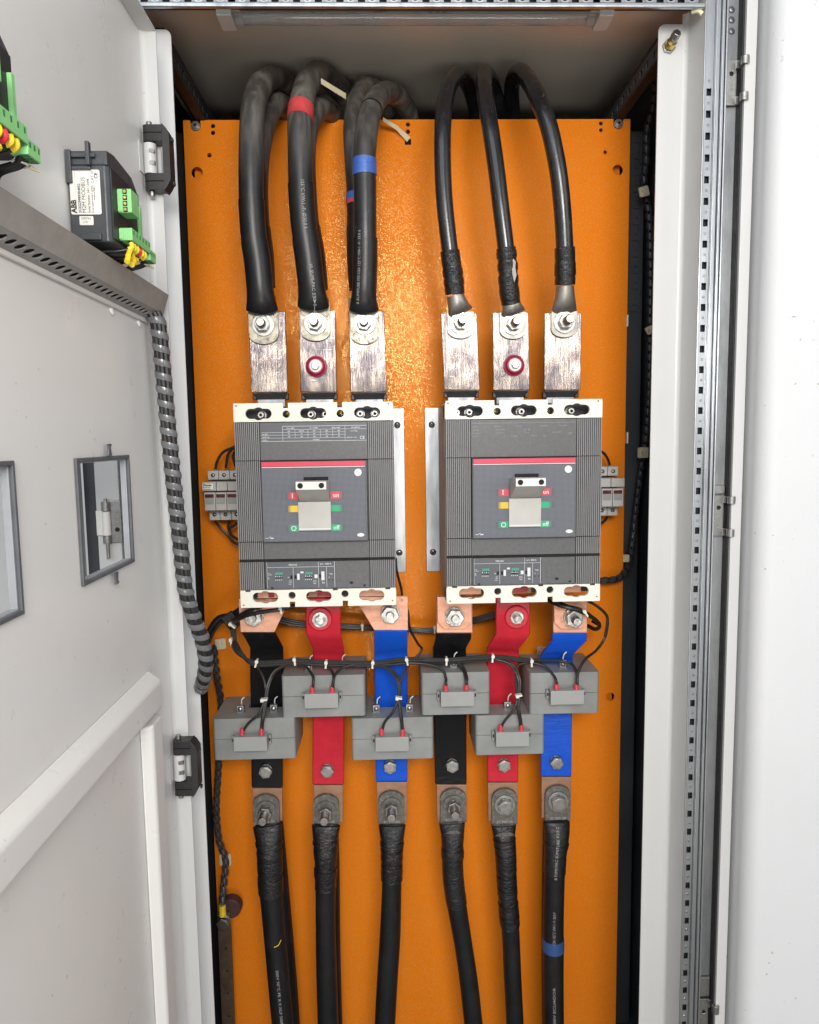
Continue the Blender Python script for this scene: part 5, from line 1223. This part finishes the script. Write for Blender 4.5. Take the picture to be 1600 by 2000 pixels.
for i, (lab, bc, stud, rows, tp, extra) in enumerate(LOW):
    Yc = YL - .014
    t = thing('lower_cable', lab, 'cable', at(rows[-1][0], 2100, Yc), 'thick cables below the busbars')
    Yd = [YL - .008 if k == 0 else YL - .012 if k == 1 else Yc for k in range(len(rows))]
    P = [at(r[0], r[1], y) for r, y in zip(rows, Yd)]
    path = catmull(P, 10); rr = lerp_list([r[2] for r in rows], len(path)); sq = lerp_list([r[3] for r in rows], len(path))
    MB().tube(path, rr, 26, sq).build('jacket', CABLEL, t, sharp=60)
    ka = min(range(len(path)), key=lambda k: abs(path[k].z - at(rows[0][0], tp[0], Yc).z)); kb = 0
    rnd = random.Random(50 + i)
    TM = TAPEM if i in (0, 3, 5) else TAPE
    MB().tube(path[kb:ka], [(x * 1.05 + .0003) * (1 + rnd.uniform(-.012, .012)) for x in rr[kb:ka]], 26, sq[kb:ka], caps=False).build('tape_wrap', TM, t, sharp=60)
    nlay = (4, 4, 5, 1, 9, 1)[i]
    for k in range(nlay):
        j = 10 + int((ka - 14) * (k + .4) / nlay) + rnd.randint(-1, 1); ln = rnd.randint(2, 4)
        if j + ln < ka + 1: MB().tube(path[j:j + ln + 1], [x * (1.09 + .05 * rnd.random()) + .0004 for x in rr[j:j + ln + 1]], 26, sq[j:j + ln + 1], caps=True).build('tape_layer', TM, t, sharp=60)
    if i == 5:
        a = min(range(len(path)), key=lambda k: abs(path[k].z - at(1081, 1857, Yc).z)); b2 = min(range(len(path)), key=lambda k: abs(path[k].z - at(1081, 1834, Yc).z))
        MB().tube(path[b2:a + 1], [x * 1.05 for x in rr[b2:a + 1]], 26).build('blue_tape', pm('dull_blue_tape', (.03, .075, .22), .5), t, sharp=60)
    if i == 0:
        z = at(540, 1830, Yc); MB().tube(catmull([z + V((-.001, -.0175, -.004)), z + V((.005, -.0168, -.002)), z + V((.0095, -.0140, .005))], 6), .0006, 6).build('yellow_thread', YELLOW, t)
    # palm lug on the copper end
    Y = YL - .0002; c = at(bc[0], bc[1], Y); hw = .0198; zb = at(bc[0], rows[0][1] - 5, Y).z; zt = at(bc[0], bc[1] - 30, Y).z
    poly = [(-hw, zb), (hw, zb), (hw, zt - hw * .8)] + [(hw * math.cos(math.radians(a)), zt - hw * .8 + hw * .8 * math.sin(math.radians(a))) for a in range(12, 169, 12)] + [(-hw, zt - hw * .8)]
    lug = MB().prism(poly, [], (c.x, 0, 0), EX, EZ, EY, Y - .0060, Y).build('lug_palm', LUGD, t, bevel=.0010)
    MB().text('SC300-20', .0062, (c.x, Y - .00625, zb + .0024), EX, EZ, -EY, align='CENTER', bold=.00012).build('stamped_letters', PRINTC, lug, flat=True)
    MB().tube([V((path[0].x, Y - .004, zb + .001)), path[4] + EY * .002, path[9]], [.0192, .0180, .0165], 24, [.30, .6, .9]).build('lug_shoulder', LUGD if i in (3, 4) else TAPEM, t, sharp=60)
    if stud: bolt(t, V((c.x, Y - .0062, c.z)), wr=.0158, nr=.0096, sr=.0068, sl=.020, m=STEELD, wm=LUGD)
    else: bolt(t, V((c.x, Y - .0062, c.z)), wr=.0160, nr=.0112, hexhead=True, nh=.008, m=STEELD, wm=STEELD, spring=False)
    # lettering on the jacket
    if i in (0, 5):
        specs = ((1880, 2000, '300V 90°C PE X 0 XLP 500MCM',),) if i == 0 else ((1612, 1705, 'B SUMI-PAC SUMITUBE F32 C'), (1765, 1832, 'CSA 125°C VW-1 -F- 20.0 F'), (1910, 2040, 'PAC 90°C 1000V ECUADOR'))
        for y0, y1, s in specs:
            ka = min(range(len(path)), key=lambda k: abs(path[k].z - at(rows[0][0], y1, Yc).z)); kb = min(range(len(path)), key=lambda k: abs(path[k].z - at(rows[0][0], y0, Yc).z))
            if i == 0: ka, kb = kb, ka
            text_on_path(path, ka, kb, rr[min(ka, kb)] * 1.06 + .0010, s, .0058, False, .15).build('printed_text', PRINTC, t, flat=True)
LB2 = [('black second cable close behind the far left lower cable', [(534, 1592), (542, 1680), (549, 1760), (557, 1850), (565, 1950), (575, 2100)], .0145),
       ('black second cable close behind the lower cable of the left red busbar', [(644, 1592), (647, 1700), (648, 1800), (650, 1900), (653, 2000), (657, 2100)], .0135),
       ('black second cable close behind the far right lower cable', [(1078, 1610), (1076, 1700), (1075, 1800), (1075, 1900), (1076, 2000), (1078, 2100)], .0140)]
for lab, rows, r in LB2:
    t = thing('rear_cable', lab, 'cable', at(rows[-1][0], 2100, -.05), 'second cables behind the lower cables')
    path = catmull([at(a, b2, -.052) for a, b2 in rows], 8)
    MB().tube(path, r, 20).build('jacket', CABLEL, t, sharp=60)

# ------------------------------------------------------------------ current transformers
YC = -.132; YCB = -.040
CTS = [('grey current transformer on the far left black busbar', (415, 578, 1405, 1481), (455.5, 522, 1440.5, 1467), [(473, 1428), (511, 1428)], [(469, 1380), (534, 1379)], 1),
       ('grey current transformer on the left red busbar', (549.5, 714, 1321, 1398), (594, 661, 1356, 1383), [(610, 1346), (649, 1345)], [(603, 1302), (667, 1303)], 1),
       ('grey current transformer on the left blue busbar', (686, 847, 1404, 1481), (733, 799, 1441, 1467.5), [(745.6, 1428), (786.6, 1429.5)], [(735, 1380), (800, 1381)], 2),
       ('grey current transformer on the right black busbar', (823, 957, 1315, 1394), (861, 926.7, 1352.5, 1379.5), [(870.6, 1341.5), (911, 1340)], [(886, 1302)], -1),
       ('grey current transformer on the right red busbar', (929, 1063, 1398, 1472), (969, 1034, 1431, 1458), [(978, 1421), (1018.5, 1421)], [(992, 1378)], -1),
       ('grey current transformer on the far right blue busbar', (1035, 1170, 1315, 1392), (1076, 1141.5, 1350, 1376), [(1087, 1339), (1126, 1340)], [(1100, 1301)], -1)]
for i, (lab, F, Tm, fer, clips, side) in enumerate(CTS):
    a, c = at(F[0], F[2], YC), at(F[1], F[3], YC); x0, x1, z1, z0 = a.x, c.x, a.z, c.z
    t = thing('current_transformer', lab, 'current transformer', ((x0 + x1) / 2, YCB, z0), 'current transformers on the lower busbars')
    # housing: two half shells with a primary window for the bar
    xw0 = at(LBARS[i][3][-1][0], (F[2] + F[3]) / 2, YL).x - .002; xw1 = at(LBARS[i][3][-1][1], (F[2] + F[3]) / 2, YL).x + .002
    zm = (z0 + z1) / 2
    for za, zb in ((zm + .0003, z1), (z0, zm - .0003)):
        MB().prism(rrect(x0, x1, YC, YCB, .004), [rect(xw0, xw1, YL - .004, YL + .012)], (0, 0, 0), EX, EY, EZ, za, zb).build('housing_half', CTG, t, bevel=.0014, seg=3)
    a2, c2 = at(Tm[0], Tm[2], YC - .016), at(Tm[1], Tm[3], YC - .016)
    MB().box(a2.x, c2.x, YC - .016, YC - .0008, c2.z, a2.z).build('terminal_cover', CTL, t, bevel=.0008)
    for s, xe in ((-1, a2.x), (1, c2.x)):
        MB().box(min(xe + s * .0008, xe + s * .0045), max(xe + s * .0008, xe + s * .0045), YC - .007, YC - .0006, c2.z + .006, a2.z - .002).build('latch', CTG, t, bevel=.0005)
        MB().box(min(xe + s * .0015, xe + s * .0035), max(xe + s * .0015, xe + s * .0035), YC - .0073, YC - .0069, c2.z + .011, a2.z - .006).build('latch_slot', HOLE, t)
    for px, py in clips:
        c3 = at(px, py, YL - .025)
        k = MB().box(c3.x - .0052, c3.x + .0052, c3.y, c3.y + .006, z1 - .001, z1 + .011).build('bar_clamp', STEELD if side < 0 else ZINCD, t, bevel=.0005)
        P = V((c3.x, c3.y - .0001, z1 + .0055)); MB().dome(P, (0, -1, 0), .0036, .0022).build('clamp_screw', STEEL, k)
        MB().tube(catmull([P + V((.001, .007, .004)), P + V((.002, .004, .013)), P + V((.006, .004, .017))], 4), .0009, 6).build('clamp_wire', TIE, k)
    # label window bevel at the back top edge
    MB().box((x0 + x1) / 2 - .022, (x0 + x1) / 2 + .022, YCB + .0005, YCB + .002, z1 - .02, z1 + .012).build('clear_flap', GLASSW, t)

# ------------------------------------------------------------------ control wiring
YW = -.118
har = thing('wiring_harness', 'thin black wire harness with white ties across the current transformers', 'wiring', at(760, 1295, YW))
def wire(rows, r=.0021, m=None, name='wire', par=None, n=8):
    return MB().tube(catmull([at(*q) for q in rows], 7), r, n).build(name, m or WIRE, par or har)
MAIN = [(455, 1252, -.10), (470, 1278, -.112), (500, 1296, YW), (576, 1293, YW), (640, 1296, YW), (728, 1297, YW), (795, 1291, YW), (872, 1292, YW), (962, 1285, YW), (1038, 1293, YW), (1100, 1294, YW)]
rnd = random.Random(5)
for k in range(5):
    dy = (-5, -2.5, 0, 2.8, 5)[k]; nmax = (11, 11, 10, 9, 7)[k]
    rows = [(x + dy * (1.2 if j < 2 else 0), y + dy * (.5 if j < 2 else .9) + rnd.uniform(-.8, .8), Y + .0015 * ((k % 2) * 2 - 1)) for j, (x, y, Y) in enumerate(MAIN[:nmax])]
    wire(rows, .00205)
YT = YC - .0105
FER = [f for ctr in CTS for f in ctr[3]]
BR = [  # wires dropping to each pair of red ferrules
 [(500, 1300, YW), (513, 1320, -.13), (519, 1345, -.138), (515, 1372, YT), (505, 1395, YT - .004), (486, 1412, YT - .003), FER[0]],
 [(560, 1298, YW), (535, 1312, -.128), (522, 1340, -.138), (517, 1372, YT), (513, 1400, YT - .004), (511, 1415, YT - .002), FER[1]],
 [(560, 1298, YW), (537, 1313, -.126), (525, 1340, -.136), (520, 1372, YT), (515.5, 1400, YT - .004), (513, 1415, YT - .002), (512, 1428)],
 [(576, 1296, YW), (598, 1303, -.125), (611, 1320, -.138), (612, 1334, YT - .002), FER[2]],
 [(635, 1299, YW), (648, 1310, -.126), (652, 1325, -.138), (650, 1336, YT - .002), FER[3]],
 [(700, 1297, YW), (670, 1304, -.126), (655, 1318, -.138), (651, 1334, YT - .002), (651, 1345)],
 [(728, 1299, YW), (757, 1306, -.126), (776, 1330, -.137), (778, 1362, YT), (768, 1390, YT - .004), (752, 1410, YT - .003), FER[4]],
 [(735, 1299, YW), (768, 1310, -.126), (781, 1335, -.137), (781, 1365, YT), (784, 1395, YT - .004), (786, 1414, YT - .002), FER[5]],
 [(800, 1296, YW), (790, 1312, -.126), (780, 1340, -.137), (779, 1365, YT), (782, 1395, YT - .004), (784.5, 1414, YT - .002), (785, 1429)],
 [(795, 1295, YW), (830, 1297, -.122), (862, 1306, -.13), (871, 1324, -.138), (871, 1334, YT - .002), FER[9 - 3]],
 [(895, 1293, YW), (906, 1305, -.126), (912, 1322, -.138), (912, 1332, YT - .002), FER[7]],
 [(892, 1293, YW), (903, 1306, -.126), (909, 1322, -.138), (910.5, 1332, YT - .002), (910, 1340)],
 [(962, 1287, YW), (995, 1297, -.126), (1012, 1325, -.138), (1012, 1357, YT), (1004, 1385, YT - .004), (986, 1408, YT - .003), FER[8]],
 [(970, 1287, YW), (1003, 1300, -.126), (1016, 1328, -.138), (1015, 1358, YT), (1014, 1385, YT - .004), (1018, 1408, YT - .002), FER[9]],
 [(1038, 1294, YW), (1012, 1300, -.126), (1008, 1325, -.136), (1010, 1358, YT), (1011.5, 1385, YT - .004), (1016, 1408, YT - .002), (1017, 1421)],
 [(1038, 1294, YW), (1065, 1302, -.126), (1082, 1320, -.138), (1087, 1332, YT - .002), FER[10]],
 [(1090, 1292, YW), (1115, 1296, -.126), (1126, 1312, -.138), (1127, 1330, YT - .002), FER[11]],
 [(1188, 1215, -.10), (1182, 1245, -.10), (1165, 1270, -.11), (1143, 1288, -.126), (1130, 1312, -.138), (1128, 1330, YT - .002), (1128, 1340)]]
for rows in BR:
    rows = [q if len(q) == 3 else (q[0], q[1] + 2, YT) for q in rows]; wire(rows, .0020)
for k, f in enumerate(FER):
    a = at(f[0], f[1] - 6, YT - .0004); b2 = at(f[0], f[1] + 7, YT - .0002)
    MB().tube([a, a.lerp(b2, .3), a.lerp(b2, .6), b2], [.0027, .0034, .0031, .0038], 12).build('red_ferrule', FERR, har)
def tie(px, py, Y, w=.0028, h=.0060, par=None, ang=0):
    P = at(px, py, Y - .003); eu = V((math.cos(ang), 0, math.sin(ang))); ev = V((-math.sin(ang), 0, math.cos(ang)))
    MB().obox(P, eu, EY, ev, w / 2, .0042, h).obox(P + ev * h * .5 - EY * .0045, eu, EY, ev, w * .85, .0012, .0022).build('cable_tie', TIE, par or har, bevel=.0005)
for px, py in ((501, 1295), (576, 1291), (637, 1297), (728, 1297), (795, 1291), (872, 1291), (962, 1285), (1038, 1294)): tie(px, py, YW, ang=rnd.uniform(-.3, .3))
for px, py in ((516, 1366), (779, 1363), (1013, 1358)): tie(px, py, YT - .002, ang=math.pi / 2 + rnd.uniform(-.15, .15), h=.0048)
# wiring behind the breakers' lower terminals and the clump on the left
clump = thing('wire_clump', 'dusty bundle of black wires gathered left of the copper plate', 'wiring', at(440, 1215, -.06))
for k in range(9):
    o = rnd.uniform(-9, 9); p = rnd.uniform(-6, 6)
    wire([(404 + o * .5, 1262 + p, -.02), (412 + o * .6, 1235 + p, -.035), (428 + o * .4, 1212 + p + o * .3, -.05), (452, 1203 + o * .6, -.06), (470, 1190 + o * .5, -.075), (480, 1172 + o * .3, -.08)], .0022, WIREG if k % 3 == 0 else WIRE, par=clump)
for k in range(3): wire([(447 + k * 3, 1205, -.07), (452 + k * 3, 1225, -.082), (455 + k * 2.5, 1252, -.098)], .0024, WIREG, par=clump)
wire([(452, 1218, -.09), (480, 1203, -.14), (520, 1194, -.150), (549, 1190, -.150), (580, 1182, -.140), (600, 1176, -.12)], .0030, par=clump)
wire([(450, 1216, -.09), (475, 1198, -.14), (498, 1188, -.150), (515, 1184, -.145), (540, 1178, -.12)], .0024, par=clump)
tie(549, 1190, -.150, par=clump, ang=.2); tie(454, 1221, -.100, par=clump, ang=.8); tie(452, 1253, -.100, par=clump, ang=.1)
MB().obox(at(452, 1213, -.078), V((.8, 0, .6)), EY, V((-.6, 0, .8)), .010, .004, .013).build('tape_patch', TAPEM, clump, bevel=.002)
run = thing('rear_wire_run', 'thin black wires running between the red and black busbars behind the breakers', 'wiring', at(680, 1220, -.03))
for k in range(3):
    wire([(540, 1204 + k * 5, -.05), (580, 1214 + k * 4, -.045), (640, 1219 + k * 3, -.04), (700, 1222 + k * 3, -.035), (780, 1226 + k * 2, -.03), (850, 1228 + k * 3, -.03), (930, 1207 + k * 4, -.045), (975, 1195 + k * 4, -.05)], .0023, par=run)
tie(708, 1224, -.036, par=run); tie(849, 1229, -.034, par=run)
loop = thing('wire_loop', 'black wires looping at the right of the far right copper plate', 'wiring', at(1170, 1215, -.08))
wire([(1070, 1172, -.12), (1095, 1183, -.146), (1130, 1192, -.150), (1160, 1208, -.130), (1171, 1222, -.110), (1163, 1229, -.100), (1148, 1222, -.080)], .0030, par=loop)
wire([(1085, 1170, -.12), (1105, 1182, -.144), (1138, 1192, -.148), (1165, 1212, -.128), (1171, 1220, -.105), (1158, 1214, -.080)], .0024, par=loop)
wire([(1145, 1172, -.09), (1165, 1183, -.10), (1182, 1198, -.10), (1187, 1212, -.10), (1182, 1245, -.10)], .0022, par=loop)
tie(1143, 1197, -.149, par=loop, ang=.6)
tail = tag(wire([(773, 1090, -.09), (775, 1115, -.085), (784, 1150, -.08), (787, 1175, -.07), (797, 1195, -.06), (800, 1225, -.08), (815, 1255, -.10), (824, 1268, -.115), (815, 1282, YW), (800, 1290, YW)], .0019, par=None), 'single thin black wire hanging beside the left breaker to the harness', 'wire')
tail.parent = None; tail.name = 'control_wire'

# ------------------------------------------------------------------ fuse holders beside the breakers
def fuse(xs, zr, pole, npole, label, side):
    """xs: left edge of the first pole, zr: list of heights"""
    t = thing('fuse_holder', label, 'fuse holder', (xs, 0, zr[-1]), 'modular fuse holders')
    yA, yB, yC = -.040, -.058, -.066
    MB().box(xs - .01, xs + pole * npole + .01, -.010, -.003, zr[3] + .004, zr[2] - .002).build('din_rail', ZINC, t, bevel=.0005)
    for k in range(npole):
        a, b2 = xs + k * pole + .0003, xs + (k + 1) * pole - .0003; xc = (a + b2) / 2
        MB().box(a, b2, yA, -.0105, zr[1] + .0001, zr[0]).build('upper_terminal', FUSE, t, bevel=.0008)
        MB().box(a, b2, yA, -.0105, zr[5], zr[4] - .0001).build('lower_terminal', FUSE, t, bevel=.0008)
        MB().box(a - (.0045 if (k == 0 and side < 0) else 0), b2 + (.0045 if (k == npole - 1 and side > 0) else 0), yB, -.0105, zr[3] + .001, zr[2]).build('upper_body', FUSE, t, bevel=.0010)
        fr = MB().box(a, b2, yC, -.0105, zr[4], zr[3] - .0006).build('fuse_carrier', FUSE, t, bevel=.0009)
        MB().box(a + .0012, b2 - .0018, yC - .0004, yC + .001, zr[3] - .0085, zr[3] - .0032).build('indicator_window', FUSEW, fr)
        MB().box(a + .0014, b2 - .0020, yC - .0010, yC - .0001, zr[3] - .0180, zr[3] - .0090).build('pull_tab', CTL, fr, bevel=.0004)
        for z in ((zr[0] + zr[1]) / 2, (zr[4] + zr[5]) / 2):
            P = V((xc, yA - .0001, z)); MB().cyl(P, P - EY * .0004, .0030, n=16).build('screw_recess', HOLE, t); MB().dome(P - EY * .0004, (0, -1, 0), .0020, .0008).build('screw', STEELD, t)
    return t
z = lambda py, Y: at(430, py, Y).z
a = at(402.5, 940, -.05)
zr = [z(919, -.04), z(937, -.04), z(941, -.058), z(960.5, -.062), z(997, -.066), z(1016, -.04)]
fl = fuse(a.x, zr, .0166, 3, 'grey three pole fuse holder with maroon windows left of the left breaker', -1)
MB().box(a.x - .0035, a.x + .0120, -.0588, -.0583, zr[3] + .0035, zr[2] - .0025).build('label', LABEL, fl)
MB().text('Dixsen', .0046, (a.x - .0028, -.0590, zr[2] - .0062), EX, EZ, -EY, bold=.0002).text('RT18-32X', .0026, (a.x - .0028, -.0590, zr[2] - .0092), EX, EZ, -EY, bold=.00006).text('AC500V~690V', .0020, (a.x - .0028, -.0590, zr[2] - .0120), EX, EZ, -EY, bold=.00005).build('lettering', PRINTK, fl, flat=True)
z = lambda py, Y: at(1200, py, Y).z
b2 = at(1212, 940, -.05)
zr = [z(911, -.04), z(929.5, -.04), z(934, -.058), z(953, -.062), z(989.5, -.066), z(1007, -.04)]
fuse(b2.x - 3 * .0166, zr, .0166, 3, 'grey fuse holder with maroon windows at the right of the right breaker', 1)
fw = thing('fuse_wires', 'black wires curving from the left fuse holder behind the left breaker', 'wiring', at(440, 900, -.03))
for rows in ([(421, 917, -.03), (424, 902, -.035), (435, 884, -.038), (455, 874, -.04), (480, 868, -.04)], [(441, 914, -.03), (443, 900, -.035), (447, 884, -.038), (460, 874, -.04), (480, 870, -.04)], [(462, 915, -.03), (456, 895, -.034), (460, 880, -.036), (480, 874, -.04)],
             [(420, 1018, -.03), (430, 1030, -.035), (445, 1046, -.036), (458, 1060, -.04), (480, 1066, -.04)], [(448, 1018, -.03), (446, 1030, -.035), (452, 1045, -.036), (470, 1056, -.04)], [(468, 1018, -.03), (458, 1026, -.033), (448, 1034, -.035), (452, 1044, -.036)]):
    wire(rows, .0021, par=fw)
for px in (421, 441.5): MB().cyl(at(px, 919, -.031), at(px, 914, -.031), .0014, n=8).build('copper_ferrule', BRASS, fw)
fw2 = thing('fuse_wires', 'black wires at the fuse holder right of the right breaker', 'wiring', at(1195, 900, -.03))
wire([(1191, 908, -.031), (1187, 896, -.035), (1178, 884, -.04), (1160, 876, -.05)], .0021, par=fw2); wire([(1186, 1010, -.03), (1180, 1018, -.035), (1165, 1028, -.04)], .0022, par=fw2)
